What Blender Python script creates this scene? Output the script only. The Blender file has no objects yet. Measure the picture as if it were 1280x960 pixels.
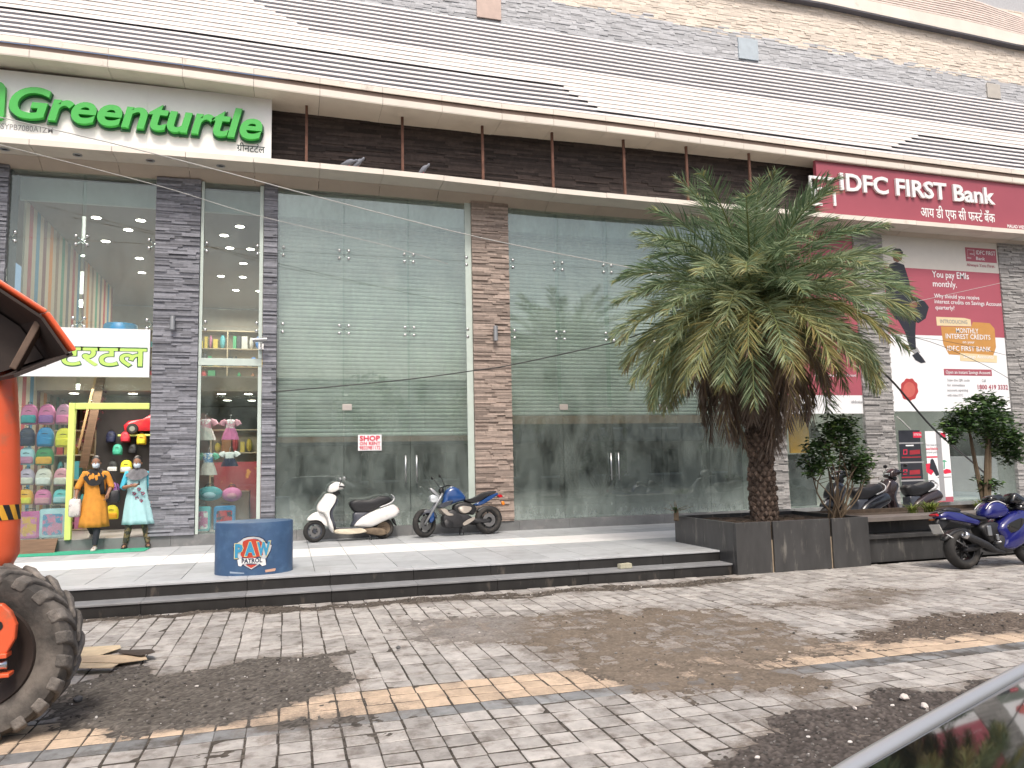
import bpy, bmesh, math, random
import numpy as np
from mathutils import Vector, Matrix, noise as mnoise
random.seed(7)
rng = np.random.default_rng(7)
SC = bpy.context.scene
COL = SC.collection
PI = math.pi
R_ = math.radians

# ------------------------------------------------------------------ camera
F, CX, CY, EYE = 960.0, 640.0, 480.0, 1.85
up = np.array([-198.0, -9280.0, 950.0]); up /= np.linalg.norm(up)
ax = np.array([3290.0, -(198 * 3290.0 + 950 * F) / -9280.0 * 1.0, F])
ax[1] = -(-198 * 3290.0 + 950 * F) / -9280.0
ax /= np.linalg.norm(ax); ax -= up * ax.dot(up); ax /= np.linalg.norm(ax)
ay = np.cross(up, ax)
if ay[2] < 0: ay = -ay
RW = np.stack([ax, ay, up])          # world = RW @ cam (x right, y down, z forward)
CAM = np.array([0, 0, EYE])
def ray(px, py): return RW @ np.array([px - CX, py - CY, F])
def P(px, py, Y):
    d = ray(px, py); return Vector(CAM + d * (Y / d[1]))
def G(px, py, z=0.0):
    d = ray(px, py); return Vector(CAM + d * ((z - EYE) / d[2]))
cam = bpy.data.cameras.new('camera'); co = bpy.data.objects.new('camera', cam); COL.objects.link(co)
M3 = np.stack([RW @ np.array([1, 0, 0]), RW @ np.array([0, -1, 0]), RW @ np.array([0, 0, -1])], axis=1)
m4 = Matrix([list(M3[0]) + [0], list(M3[1]) + [0], list(M3[2]) + [EYE], [0, 0, 0, 1]])
co.matrix_world = m4
cam.sensor_width = 36; cam.lens = 36 * F / 1280.0; cam.clip_start = 0.05; cam.clip_end = 2000
SC.camera = co

# ------------------------------------------------------------------ materials
MATS = {}
def nd(nt, t, **kw):
    n = nt.nodes.new(t)
    for k, v in kw.items(): setattr(n, k, v)
    return n
def newmat(name):
    m = bpy.data.materials.new(name); m.use_nodes = True; nt = m.node_tree
    for n in list(nt.nodes): nt.nodes.remove(n)
    out = nd(nt, 'ShaderNodeOutputMaterial'); return m, nt, out
def math_n(nt, op, a, b=None, clamp=False):
    n = nd(nt, 'ShaderNodeMath', operation=op, use_clamp=clamp)
    for i, v in enumerate((a, b)):
        if v is None: continue
        if isinstance(v, (int, float)): n.inputs[i].default_value = v
        else: nt.links.new(v, n.inputs[i])
    return n.outputs[0]
def noise_n(nt, vec, scale, detail=4, rough=.6):
    n = nd(nt, 'ShaderNodeTexNoise'); n.inputs['Scale'].default_value = scale
    n.inputs['Detail'].default_value = detail; n.inputs['Roughness'].default_value = rough
    nt.links.new(vec, n.inputs['Vector']); return n.outputs['Fac']
def mr(nt, v, a, b, c, d):
    n = nd(nt, 'ShaderNodeMapRange'); nt.links.new(v, n.inputs[0])
    for i, x in enumerate((a, b, c, d)): n.inputs[i + 1].default_value = x
    return n.outputs[0]
def mixc(nt, fac, a, b, mode='MIX'):
    n = nd(nt, 'ShaderNodeMix', data_type='RGBA', blend_type=mode)
    if isinstance(fac, (int, float)): n.inputs[0].default_value = fac
    else: nt.links.new(fac, n.inputs[0])
    for i, v in ((6, a), (7, b)):
        if isinstance(v, (tuple, list)): n.inputs[i].default_value = (*v[:3], 1)
        else: nt.links.new(v, n.inputs[i])
    return n.outputs[2]
def pm(name, col, rough=.6, metal=0, var=.12, scale=6, bump=0, bscale=60, tone=0, spec=.5, coat=0,
       col2=None, c2scale=3, c2lo=.5, c2hi=.62, stretch=(1, 1, 1), vcol=None, emis=0, tonecol=None, dust=None):
    """Painted / stone / plastic: colour, noise variation, optional stain colour, per-face tone and bump."""
    if name in MATS: return MATS[name]
    m, nt, out = newmat(name)
    b = nd(nt, 'ShaderNodeBsdfPrincipled'); nt.links.new(b.outputs[0], out.inputs[0])
    tc = nd(nt, 'ShaderNodeTexCoord'); mp = nd(nt, 'ShaderNodeMapping'); mp.inputs['Scale'].default_value = stretch
    nt.links.new(tc.outputs['Object'], mp.inputs[0]); vec = mp.outputs[0]
    c = None
    if vcol:
        a = nd(nt, 'ShaderNodeAttribute', attribute_name=vcol); c = a.outputs['Color']
    else:
        rgb = nd(nt, 'ShaderNodeRGB'); rgb.outputs[0].default_value = (*col, 1); c = rgb.outputs[0]
    if tonecol:
        a = nd(nt, 'ShaderNodeAttribute', attribute_name='tone')
        c = mixc(nt, a.outputs['Fac'], c, tonecol)
    if col2 is not None:
        f = noise_n(nt, vec, c2scale, 6, .65); c = mixc(nt, mr(nt, f, c2lo, c2hi, 0, 1), c, col2)
    if dust is not None:
        a = nd(nt, 'ShaderNodeAttribute', attribute_name='dust'); f1_ = noise_n(nt, vec, 5.5, 8, .7); f2_ = noise_n(nt, vec, 38, 4, .7)
        s_ = math_n(nt, 'ADD', math_n(nt, 'MULTIPLY', a.outputs['Fac'], 1.25), math_n(nt, 'MULTIPLY', math_n(nt, 'SUBTRACT', f1_, .5), 1.5))
        s_ = math_n(nt, 'ADD', s_, math_n(nt, 'MULTIPLY', math_n(nt, 'SUBTRACT', f2_, .5), 1.3))
        c = mixc(nt, mr(nt, s_, .12, .75, 0, .92), c, dust)
    k = None
    if var:
        f = noise_n(nt, vec, scale, 5); k = mr(nt, f, .25, .75, 1 - var, 1 + var)
    if tone:
        a = nd(nt, 'ShaderNodeAttribute', attribute_name='tone')
        t = mr(nt, a.outputs['Fac'], 0, 1, 1 - tone, 1 + tone)
        k = t if k is None else math_n(nt, 'MULTIPLY', k, t)
    if k is not None:
        v = nd(nt, 'ShaderNodeVectorMath', operation='SCALE'); nt.links.new(c, v.inputs[0]); nt.links.new(k, v.inputs['Scale']); c = v.outputs[0]
    nt.links.new(c, b.inputs['Base Color'])
    b.inputs['Roughness'].default_value = rough; b.inputs['Metallic'].default_value = metal
    b.inputs['Specular IOR Level'].default_value = spec; b.inputs['Coat Weight'].default_value = coat
    if emis:
        nt.links.new(c, b.inputs['Emission Color']); b.inputs['Emission Strength'].default_value = emis
    if bump:
        f = noise_n(nt, vec, bscale, 4); bn = nd(nt, 'ShaderNodeBump'); bn.inputs['Strength'].default_value = bump; bn.inputs['Distance'].default_value = .02
        nt.links.new(f, bn.inputs['Height']); nt.links.new(bn.outputs[0], b.inputs['Normal'])
    MATS[name] = m; return m
def glass(name, tint=(.8, .92, .87), dust=.05, low=0.0, zlo=.6, zhi=1.6, dcol=(.50, .58, .56), refl=.06):
    if name in MATS: return MATS[name]
    m, nt, out = newmat(name)
    tr = nd(nt, 'ShaderNodeBsdfTransparent'); tr.inputs[0].default_value = (*tint, 1)
    gl = nd(nt, 'ShaderNodeBsdfGlossy'); gl.inputs['Roughness'].default_value = .015; gl.inputs[0].default_value = (.95, 1, .98, 1)
    lw = nd(nt, 'ShaderNodeLayerWeight'); lw.inputs[0].default_value = .5
    p = math_n(nt, 'POWER', lw.outputs['Facing'], 5.0); p = math_n(nt, 'MULTIPLY', p, .9); p = math_n(nt, 'ADD', p, refl, True)
    mx = nd(nt, 'ShaderNodeMixShader'); nt.links.new(p, mx.inputs[0]); nt.links.new(tr.outputs[0], mx.inputs[1]); nt.links.new(gl.outputs[0], mx.inputs[2])
    df = nd(nt, 'ShaderNodeBsdfDiffuse'); df.inputs[0].default_value = (*dcol, 1)
    geo = nd(nt, 'ShaderNodeNewGeometry'); sx = nd(nt, 'ShaderNodeSeparateXYZ'); nt.links.new(geo.outputs['Position'], sx.inputs[0])
    mp = nd(nt, 'ShaderNodeMapping'); mp.inputs['Scale'].default_value = (1.7, 1, .75); nt.links.new(geo.outputs['Position'], mp.inputs[0])
    n1 = noise_n(nt, mp.outputs[0], 1.4, 6, .65); n2 = noise_n(nt, mp.outputs[0], 3.4, 9, .72)
    g = mr(nt, sx.outputs[2], zlo, zhi, low, 0.0)
    g = math_n(nt, 'MULTIPLY', g, mr(nt, n2, .3, .7, .35, 1.5))
    base = math_n(nt, 'MULTIPLY', mr(nt, n1, .32, .7, .25, 2.0), dust)
    fac = math_n(nt, 'ADD', base, g, True)
    mx2 = nd(nt, 'ShaderNodeMixShader'); nt.links.new(fac, mx2.inputs[0]); nt.links.new(mx.outputs[0], mx2.inputs[1]); nt.links.new(df.outputs[0], mx2.inputs[2])
    nt.links.new(mx2.outputs[0], out.inputs[0]); MATS[name] = m; return m

# ------------------------------------------------------------------ mesh builder
class MB:
    def __init__(s): s.v = []; s.f = []; s.t = []; s.m = []; s.mi = 0
    def add(s, vs, fs, tone=None, mi=None):
        o = len(s.v); s.v.extend([tuple(v) for v in vs])
        t = random.random() if tone is None else tone; mi = s.mi if mi is None else mi
        for f in fs: s.f.append([i + o for i in f]); s.t.append(t); s.m.append(mi)
        return s
    def box(s, x0, x1, y0, y1, z0, z1, tone=None, mi=None):
        return s.add([(x0,y0,z0),(x1,y0,z0),(x1,y1,z0),(x0,y1,z0),(x0,y0,z1),(x1,y0,z1),(x1,y1,z1),(x0,y1,z1)],
              [(3,2,1,0),(4,5,6,7),(0,1,5,4),(1,2,6,5),(2,3,7,6),(3,0,4,7)], tone, mi)
    def hexa(s, b, t, tone=None, mi=None):   # two quads (bottom, top), 4 points each
        return s.add(list(b) + list(t), [(3,2,1,0),(4,5,6,7),(0,1,5,4),(1,2,6,5),(2,3,7,6),(3,0,4,7)], tone, mi)
    def bar(s, p, q, w, h, upv=(0,0,1), tone=None, mi=None):
        p, q = Vector(p), Vector(q); d = (q - p).normalized(); u = Vector(upv)
        if abs(d.dot(u)) > .98: u = Vector((0, 1, 0))
        a = d.cross(u).normalized() * w / 2; c = a.cross(d).normalized() * h / 2
        return s.hexa([p-a-c, p+a-c, p+a+c, p-a+c], [q-a-c, q+a-c, q+a+c, q-a+c], tone, mi)
    def loft(s, rings, cap=True, close=True, tone=None, mi=None):
        n = len(rings[0]); vs = [v for r in rings for v in r]; fs = []
        for k in range(len(rings) - 1):
            for i in range(n if close else n - 1):
                j = (i + 1) % n; fs.append((k*n+i, k*n+j, (k+1)*n+j, (k+1)*n+i))
        if cap: fs.append(tuple(reversed(range(n)))); fs.append(tuple(range((len(rings)-1)*n, len(rings)*n)))
        return s.add(vs, fs, tone, mi)
    def tube(s, pts, r, n=8, cap=True, tone=None, mi=None, sq=1.0):
        pts = [Vector(p) for p in pts]; rr = r if isinstance(r, (list, tuple)) else [r] * len(pts)
        rings = []; prev = None
        for i, p in enumerate(pts):
            d = (pts[min(i+1, len(pts)-1)] - pts[max(i-1, 0)]).normalized()
            if prev is None:
                u = Vector((0,0,1)) if abs(d.z) < .9 else Vector((0,1,0))
                a = d.cross(u).normalized()
            else: a = (prev - d * prev.dot(d)).normalized()
            prev = a; b = d.cross(a)
            rings.append([p + (a * math.cos(2*PI*k/n) + b * math.sin(2*PI*k/n) * sq) * rr[i] for k in range(n)])
        return s.loft(rings, cap, True, tone, mi)
    def lathe(s, prof, org, axis=(0,0,1), n=24, tone=None, mi=None, a0=0, a1=2*PI):
        ax_ = Vector(axis).normalized(); u = Vector((0,0,1)) if abs(ax_.z) < .9 else Vector((1,0,0))
        e1 = ax_.cross(u).normalized(); e2 = ax_.cross(e1); o = Vector(org); full = abs(a1 - a0 - 2*PI) < 1e-6
        st = n if full else n + 1
        vs = []; m = len(prof)
        for k in range(st):
            a = a0 + (a1 - a0) * k / n; d = e1 * math.cos(a) + e2 * math.sin(a)
            for (r, h) in prof: vs.append(o + d * r + ax_ * h)
        fs = []
        for k in range(n):
            k2 = (k + 1) % st
            for i in range(m - 1): fs.append((k*m+i, k*m+i+1, k2*m+i+1, k2*m+i))
        return s.add(vs, fs, tone, mi)
    def ell(s, c, r, n=12, m=8, tone=None, mi=None, rot=None):
        vs = []; fs = []; c = Vector(c)
        for j in range(m + 1):
            th = PI * j / m
            for i in range(n):
                p = Vector((r[0]*math.sin(th)*math.cos(2*PI*i/n), r[1]*math.sin(th)*math.sin(2*PI*i/n), r[2]*math.cos(th)))
                if rot is not None: p = rot @ p
                vs.append(c + p)
        for j in range(m):
            for i in range(n):
                k = (i + 1) % n; fs.append((j*n+i, (j+1)*n+i, (j+1)*n+k, j*n+k))
        return s.add(vs, fs, tone, mi)
    def puff(s, poly, w, inset=.82, y=0.0, tone=None, mi=None, mid=.62):
        """outline in the x-z plane made into a rounded panel of half width w"""
        cx = sum(p[0] for p in poly)/len(poly); cz = sum(p[1] for p in poly)/len(poly)
        def ring(k, yy): return [Vector((cx + (p[0]-cx)*k, yy, cz + (p[1]-cz)*k)) for p in poly]
        rings = [ring(inset, y - w), ring((1+inset)/2+.04, y - w*.88), ring(1, y - w*mid), ring(1, y + w*mid), ring((1+inset)/2+.04, y + w*.88), ring(inset, y + w)]
        return s.loft(rings, True, True, tone, mi)
    def prism(s, poly, y0, y1, tone=None, mi=None):
        return s.loft([[Vector((p[0], y0, p[1])) for p in poly], [Vector((p[0], y1, p[1])) for p in poly]], True, True, tone, mi)
    def quad(s, a, b, c, d, tone=None, mi=None): return s.add([a, b, c, d], [(0,1,2,3)], tone, mi)
    def build(s, name, mats, parent=None, smooth=False, bevel=0, sub=0, segs=2, auto=None):
        me = bpy.data.meshes.new(name); me.from_pydata([tuple(v) for v in s.v], [], s.f)
        a = me.attributes.new('tone', 'FLOAT', 'FACE'); a.data.foreach_set('value', np.array(s.t, dtype=np.float32))
        for m in (mats if isinstance(mats, (list, tuple)) else [mats]): me.materials.append(m)
        me.polygons.foreach_set('material_index', np.array(s.m, dtype=np.int32))
        bm = bmesh.new(); bm.from_mesh(me); bmesh.ops.recalc_face_normals(bm, faces=bm.faces); bm.to_mesh(me); bm.free()
        if smooth or auto: me.polygons.foreach_set('use_smooth', np.ones(len(s.f), dtype=bool))
        me.update()
        if auto: me.set_sharp_from_angle(angle=R_(auto))
        o = bpy.data.objects.new(name, me); COL.objects.link(o)
        if bevel:
            b = o.modifiers.new('bevel', 'BEVEL'); b.width = bevel; b.segments = segs; b.limit_method = 'ANGLE'; b.angle_limit = R_(40)
        if sub:
            b = o.modifiers.new('sub', 'SUBSURF'); b.levels = sub; b.render_levels = sub
        if parent is not None: attach(o, parent)
        return o
def attach(o, parent):
    o.parent = parent
    root = parent
    while root.parent is not None: root = root.parent
    if root.get('worldverts'): o.matrix_parent_inverse = Matrix.Translation(-root.location) if parent is root else Matrix.Identity(4)
def empty(name, loc=(0,0,0), rz=0, world=False):
    o = bpy.data.objects.new(name, None); o.location = loc; o.rotation_euler = (0, 0, rz); o.empty_display_size = .1; COL.objects.link(o)
    if world: o['worldverts'] = 1
    return o
def tag(o, label=None, cat=None, group=None, kind=None):
    if label: o['label'] = label
    if cat: o['category'] = cat
    if group: o['group'] = group
    if kind: o['kind'] = kind
    return o
def copy_tree(o, parent=None):
    c = o.copy(); COL.objects.link(c)
    if parent is not None: c.parent = parent
    for ch in list(o.children): copy_tree(ch, c)
    return c
def interp(x, xs, ys): return float(np.interp(x, xs, ys))
def rrect(w, h, r, n=4, cx=0, cz=0):
    pts = []
    for (sx, sz, a0) in ((1,1,0), (-1,1,90), (-1,-1,180), (1,-1,270)):
        for k in range(n + 1):
            a = R_(a0 + 90*k/n); pts.append((cx + sx*(w/2-r) + r*math.cos(a), cz + sz*(h/2-r) + r*math.sin(a)))
    return pts

# ------------------------------------------------------------------ lettering
def glyphs(s, bold=0.0, shear=0.0, ext=0.0, res=3):
    c = bpy.data.curves.new('lettering', 'FONT'); c.body = s; c.offset = bold; c.shear = shear; c.extrude = ext; c.resolution_u = res
    o = bpy.data.objects.new('lettering', c); COL.objects.link(o); bpy.context.view_layer.update()
    me = bpy.data.meshes.new_from_object(o.evaluated_get(bpy.context.evaluated_depsgraph_get()))
    v = np.array([tuple(x.co) for x in me.vertices]).reshape(-1, 3); f = [list(p.vertices) for p in me.polygons]
    bpy.data.objects.remove(o); bpy.data.curves.remove(c); bpy.data.meshes.remove(me)
    return v, f
def clip_right(v, f, xmax):
    me = bpy.data.meshes.new('clip'); me.from_pydata([tuple(x) for x in v], [], f); bm = bmesh.new(); bm.from_mesh(me)
    bmesh.ops.bisect_plane(bm, geom=bm.verts[:] + bm.edges[:] + bm.faces[:], plane_co=(xmax, 0, 0), plane_no=(1, 0, 0), clear_outer=True)
    bm.verts.index_update()
    v2 = np.array([tuple(x.co) for x in bm.verts]); f2 = [[q.index for q in p.verts] for p in bm.faces]; bm.free(); bpy.data.meshes.remove(me)
    return v2, f2
def joinm(parts):
    V, Fs, o = [], [], 0
    for v, f, dx in parts:
        V.append(v + np.array([dx, 0, 0])); Fs += [[i + o for i in q] for q in f]; o += len(v)
    return np.concatenate(V), Fs
def place_text(name, gf, X0, X1, z0, h, Y, ext, mat, parent, capref=None, bend=None, dz=0):
    """gf=(verts, faces) in font units -> facing -Y on the plane Y, spanning X0..X1, cap height h"""
    v, f = gf; x0, x1 = v[:,0].min(), v[:,0].max(); cap = capref or .69
    sx = (X1 - X0) / (x1 - x0); sz = h / cap; zr = v[:,2].max() - v[:,2].min()
    o = np.empty_like(v); o[:,0] = X0 + (v[:,0] - x0) * sx; o[:,2] = z0 + v[:,1] * sz
    o[:,1] = Y - ((v[:,2] - v[:,2].min()) / zr * ext if zr > 1e-6 else 0)
    if bend: o = np.array([bend(p) for p in o])
    mb = MB(); mb.add(o, f, .5); return mb.build(name, mat, parent)
# ------------------------------------------------------------------ palette
M_conc = pm('paving_concrete', (.385,.365,.34), .85, var=.25, scale=9, bump=.35, bscale=140, tone=.2, col2=(.13,.105,.085), c2scale=5, c2lo=.5, c2hi=.74, dust=(.165,.135,.108))
M_tan = pm('paving_tan', (.52,.40,.29), .85, var=.2, scale=9, bump=.3, bscale=140, tone=.14, col2=(.2,.16,.13), c2scale=2.6, c2lo=.52, c2hi=.75, dust=(.165,.135,.108))
M_dkpav = pm('paving_dark', (.215,.22,.22), .85, var=.25, scale=9, bump=.35, bscale=140, tone=.2, col2=(.09,.08,.07), c2scale=2.6, dust=(.165,.135,.108))
M_tile = pm('platform_tile', (.42,.435,.445), .5, var=.12, scale=4, tone=.09, col2=(.3,.3,.3), c2scale=1.4, c2lo=.52, c2hi=.8)
M_tilew = pm('platform_tile_white', (.78,.77,.75), .5, var=.08, scale=4, tone=.05, col2=(.55,.54,.52), c2scale=1.2, c2lo=.55, c2hi=.85)
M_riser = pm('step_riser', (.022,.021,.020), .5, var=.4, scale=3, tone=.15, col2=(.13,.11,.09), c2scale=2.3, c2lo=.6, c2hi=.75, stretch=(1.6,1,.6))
M_tread = pm('step_tread', (.22,.225,.23), .6, var=.2, scale=4, tone=.12)
M_plinth = pm('plinth_stone', (.17,.175,.175), .6, var=.2, scale=3, col2=(.28,.27,.26), c2scale=4, c2lo=.55, c2hi=.8)
M_stgrey = pm('split_stone_grey', (.21,.215,.24), .85, var=.2, scale=14, tone=.38, bump=.3, bscale=60)
M_stbrown = pm('split_stone_brown', (.33,.265,.225), .85, var=.2, scale=14, tone=.38, bump=.3, bscale=60)
M_stlight = pm('split_stone_light', (.31,.30,.29), .85, var=.2, scale=14, tone=.36, bump=.3, bscale=60)
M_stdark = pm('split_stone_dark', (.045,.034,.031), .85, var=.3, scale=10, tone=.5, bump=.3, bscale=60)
M_stup = pm('split_stone_upper', (.50,.51,.53), .85, var=.12, scale=14, tone=.2)
M_stcream = pm('split_stone_cream', (.74,.66,.57), .85, var=.10, scale=14, tone=.16)
M_panel = pm('canopy_panel', (.60,.55,.475), .5, var=.06, scale=2, tone=.03, col2=(.44,.39,.33), c2scale=1.1, c2lo=.55, c2hi=.85)
M_panlip = pm('canopy_lip', (.42,.35,.28), .55, var=.08, scale=2, tone=.04)
M_fasc = pm('fascia_panel', (.74,.68,.60), .55, var=.08, scale=1.5, tone=.04, col2=(.36,.30,.24), c2scale=2.2, c2lo=.6, c2hi=.8, stretch=(1,1,.7))
M_groove = pm('fascia_groove', (.27,.20,.165), .7, var=.15, scale=2)
M_slat = pm('cladding_slat', (.69,.66,.645), .5, var=.08, scale=1.2, tone=.07, col2=(.50,.47,.45), c2scale=1.6, c2lo=.58, c2hi=.85)
M_gap = pm('cladding_gap', (.12,.12,.14), .8, var=.1)
M_cream = pm('cladding_cream', (.64,.59,.55), .6, var=.08, scale=1.5, tone=.05)
M_white = pm('white_paint', (.80,.80,.79), .45, var=.04, scale=3)
M_rust = pm('rusty_steel', (.13,.06,.04), .8, var=.35, scale=8)
M_steel = pm('brushed_steel', (.62,.62,.62), .28, 1, var=.05)
M_chrome = pm('chrome', (.8,.8,.8), .1, 1, var=0)
M_alu = pm('grey_aluminium', (.36,.37,.38), .4, .6, var=.06)
M_frame = pm('pale_green_frame', (.50,.58,.53), .5, var=.06)
M_shut = pm('shutter_slat', (.50,.50,.49), .5, .15, var=.15, scale=2, tone=.17, col2=(.36,.37,.36), c2scale=.8, c2lo=.5, c2hi=.8)
M_shutbar = pm('shutter_bottom_bar', (.22,.12,.08), .7, var=.2)
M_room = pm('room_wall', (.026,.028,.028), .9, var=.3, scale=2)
M_roomlit = pm('shop_wall', (.46,.42,.37), .8, var=.08)
M_ceil = pm('shop_ceiling', (.27,.235,.21), .8, var=.06)
M_bulk = pm('shop_bulkhead', (.50,.56,.54), .7, var=.06)
M_floor = pm('shop_floor', (.42,.40,.37), .4, var=.08)
M_black = pm('black_plastic', (.015,.015,.016), .45, var=.2)
M_blackg = pm('black_gloss', (.012,.012,.013), .12, var=.1, coat=.5)
M_rubber = pm('tyre_rubber', (.022,.021,.020), .8, var=.35, scale=12, col2=(.07,.06,.05), c2scale=5, c2lo=.5, c2hi=.75)
M_wood = pm('weathered_wood', (.15,.09,.055), .8, var=.35, scale=5, stretch=(.6,6,6))
M_lime = pm('lime_paint', (.62,.72,.20), .45, var=.06)
M_limetx = pm('lime_lettering', (.50,.78,.16), .45, var=.03)
M_dgreen = pm('dark_green_edge', (.03,.12,.06), .5, var=.05)
M_green = pm('green_lettering', (.05,.44,.065), .4, var=.03)
M_ink = pm('sign_ink', (.05,.07,.07), .6, var=0)
M_maroon = pm('maroon_board', (.33,.075,.10), .45, var=.06, scale=1)
M_maroon2 = pm('maroon_print', (.37,.085,.115), .5, var=.06, scale=1)
M_paper = pm('white_print', (.78,.79,.80), .5, var=.03, scale=1)
M_gold = pm('gold_print', (.52,.26,.07), .5, var=.08)
M_goldl = pm('pale_gold_print', (.70,.58,.36), .5, var=.05)
M_suit = pm('dark_print', (.02,.022,.03), .5, var=.1)
M_skinp = pm('skin_print', (.20,.10,.065), .6, var=.05)
M_greypr = pm('grey_print', (.30,.30,.31), .6, var=.02)
M_redink = pm('red_ink', (.62,.02,.06), .5, var=0)
M_lamp = pm('lit_downlight', (1,.95,.85), .5, var=0, emis=14)
M_tube = pm('lit_panel', (1,.98,.94), .5, var=0, emis=5)
G_clear = glass('shop_glass', (.90,.95,.93), .035, .10, .5, 1.5, refl=.05)
G_dirty = glass('dusty_glass', (.87,.935,.90), .105, .36, .5, 1.3, dcol=(.44,.50,.475), refl=.11)

# ------------------------------------------------------------------ ground
YF = 11.05        # front of the lowest step
def fbm(x, y, o=4, s=1.0, seed=0):
    r = np.zeros_like(x); a = .5; tot = 0
    for k in range(o):
        fx, fy = x*s + 17.3*k + seed*7.7, y*s + 9.1*k + seed*3.1
        ix, iy = np.floor(fx).astype(np.int64), np.floor(fy).astype(np.int64); tx, ty = fx-ix, fy-iy
        tx, ty = tx*tx*(3-2*tx), ty*ty*(3-2*ty)
        h = lambda i, j: ((np.sin(i*127.1 + j*311.7 + seed*13.7)*43758.5453) % 1.0)
        r += a*((h(ix,iy)*(1-tx)+h(ix+1,iy)*tx)*(1-ty)+(h(ix,iy+1)*(1-tx)+h(ix+1,iy+1)*tx)*ty); tot += a
        a *= .5; s *= 2.03
    return r/tot
def polydist(x, y, poly):
    """signed distance (positive inside) of grid points to a polygon"""
    d = np.full(x.shape, 1e9); ins = np.zeros(x.shape, bool); n = len(poly)
    for i in range(n):
        (x1,y1),(x2,y2) = poly[i], poly[(i+1)%n]
        dx, dy = x2-x1, y2-y1; t = np.clip(((x-x1)*dx+(y-y1)*dy)/(dx*dx+dy*dy+1e-9),0,1)
        d = np.minimum(d, np.hypot(x-x1-t*dx, y-y1-t*dy))
        c = ((y1>y)!=(y2>y)); xx = (x2-x1)*(y-y1)/((y2-y1) if abs(y2-y1)>1e-9 else 1e-9)+x1
        ins ^= c & (x < xx)
    return np.where(ins, d, -d)
def gp(pts): return [tuple(G(a, b)[:2]) for a, b in pts]
PATCH = [  # (outline on the ground, edge softness, colour, strength)
 (gp([(94,866),(150,832),(210,842),(300,826),(425,820),(428,850),(400,872),(353,884),(281,902),(165,916),(50,915)]), .16, (.125,.112,.098), .95),
 (gp([(585,792),(640,770),(700,764),(800,762),(900,760),(969,771),(1045,801),(1060,812),(1010,836),(1050,850),(1040,872),(930,868),(800,872),(700,838),(690,830),(600,802)]), .22, (.20,.162,.125), .5),
 (gp([(880,960),(905,925),(957,902),(1040,884),(1137,868),(1230,850),(1330,900),(1200,1100),(860,1060)]), .14, (.10,.086,.077), .95),
 (gp([(1050,800),(1100,778),(1200,768),(1330,758),(1330,786),(1175,796),(1080,806)]), .16, (.13,.105,.085), .7),
 (gp([(500,778),(620,768),(660,775),(640,800),(520,800)]), .25, (.24,.22,.20), .6),
 (gp([(90,772),(400,756),(650,741),(840,727),(940,722),(940,728),(840,732),(650,746),(400,761),(90,778)]), .05, (.10,.085,.07), .7),
 (gp([(300,905),(420,880),(520,900),(380,930)]), .3, (.11,.1,.09), .45),
 (gp([(930,760),(1060,735),(1180,738),(1090,765)]), .3, (.2,.17,.14), .5)]
def ground_mask(x, y):
    wx = x + (fbm(x,y,4,1.7,1)-.5)*.7; wy = y + (fbm(x,y,4,1.7,2)-.5)*.7
    best = np.zeros(x.shape); col = np.tile(np.array([.085,.074,.062]), (*x.shape,1))
    for poly, soft, c, st in PATCH:
        k = np.clip(polydist(wx, wy, poly)/soft*.5+.5, 0, 1)*st
        k = k*(.75+.5*fbm(x,y,4,5.0,5)); w = np.clip(k*1.6,0,1)[...,None]
        col = col*(1-w)+np.array(c)*w; best = np.maximum(best, k)
    return best, col
gx0, gx1, gy0, gy1, gs = -8.0, 17.0, .8, YF-.01, .021
nx, ny = int((gx1-gx0)/gs), int((gy1-gy0)/gs)
xs, ys = np.meshgrid(np.linspace(gx0,gx1,nx), np.linspace(gy0,gy1,ny))
msk, dcol = ground_mask(xs, ys)
n_f = fbm(xs, ys, 3, 14, 3); n_m = fbm(xs, ys, 4, 3.2, 4); n_g = rng.random(xs.shape)
n_b = fbm(xs, ys, 5, 6.5, 9); n_h = fbm(xs, ys, 3, 26, 11)
cover = np.clip((msk + (n_m-.5)*.55 + (n_b-.5)*.7 + (n_h-.5)*.55 - .30)/.55, 0, 1)
gr_ = np.clip((.165-dcol.mean(-1))/.06,.22,1)
zs = -.0056 + .0026*n_f + cover*(.0105 + .011*n_m) + gr_*cover*(n_g-.5)*.013*np.clip(msk*1.3,0,1) + (n_f-.5)*.012*cover
dcol = dcol*(.75+.5*n_m)[...,None]*(1+gr_*(-.45+.9*n_g**1.5))[...,None]*(.75+.5*n_h)[...,None]
me = bpy.data.meshes.new('gravel'); me.vertices.add(nx*ny)
me.vertices.foreach_set('co', np.stack([xs,ys,zs],-1).astype(np.float32).ravel())
idx = np.arange(nx*ny).reshape(ny,nx); q = np.stack([idx[:-1,:-1],idx[:-1,1:],idx[1:,1:],idx[1:,:-1]],-1).reshape(-1,4)
me.loops.add(q.size); me.loops.foreach_set('vertex_index', q.ravel().astype(np.int32)); me.polygons.add(len(q))
me.polygons.foreach_set('loop_start', np.arange(0,q.size,4,dtype=np.int32)); me.polygons.foreach_set('use_smooth', np.ones(len(q),bool))
ca = me.attributes.new('soil','FLOAT_COLOR','POINT'); ca.data.foreach_set('color', np.concatenate([dcol,np.ones((*xs.shape,1))],-1).astype(np.float32).ravel())
me.update(calc_edges=True); me.materials.append(pm('soil_and_gravel',(1,1,1),.95,var=.25,scale=30,bump=.5,bscale=220,vcol='soil',spec=.2))
gobj = bpy.data.objects.new('gravel', me); COL.objects.link(gobj); tag(gobj, 'dark gravel and brown silt spread over the paving and its joints', 'gravel', kind='stuff')

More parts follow.
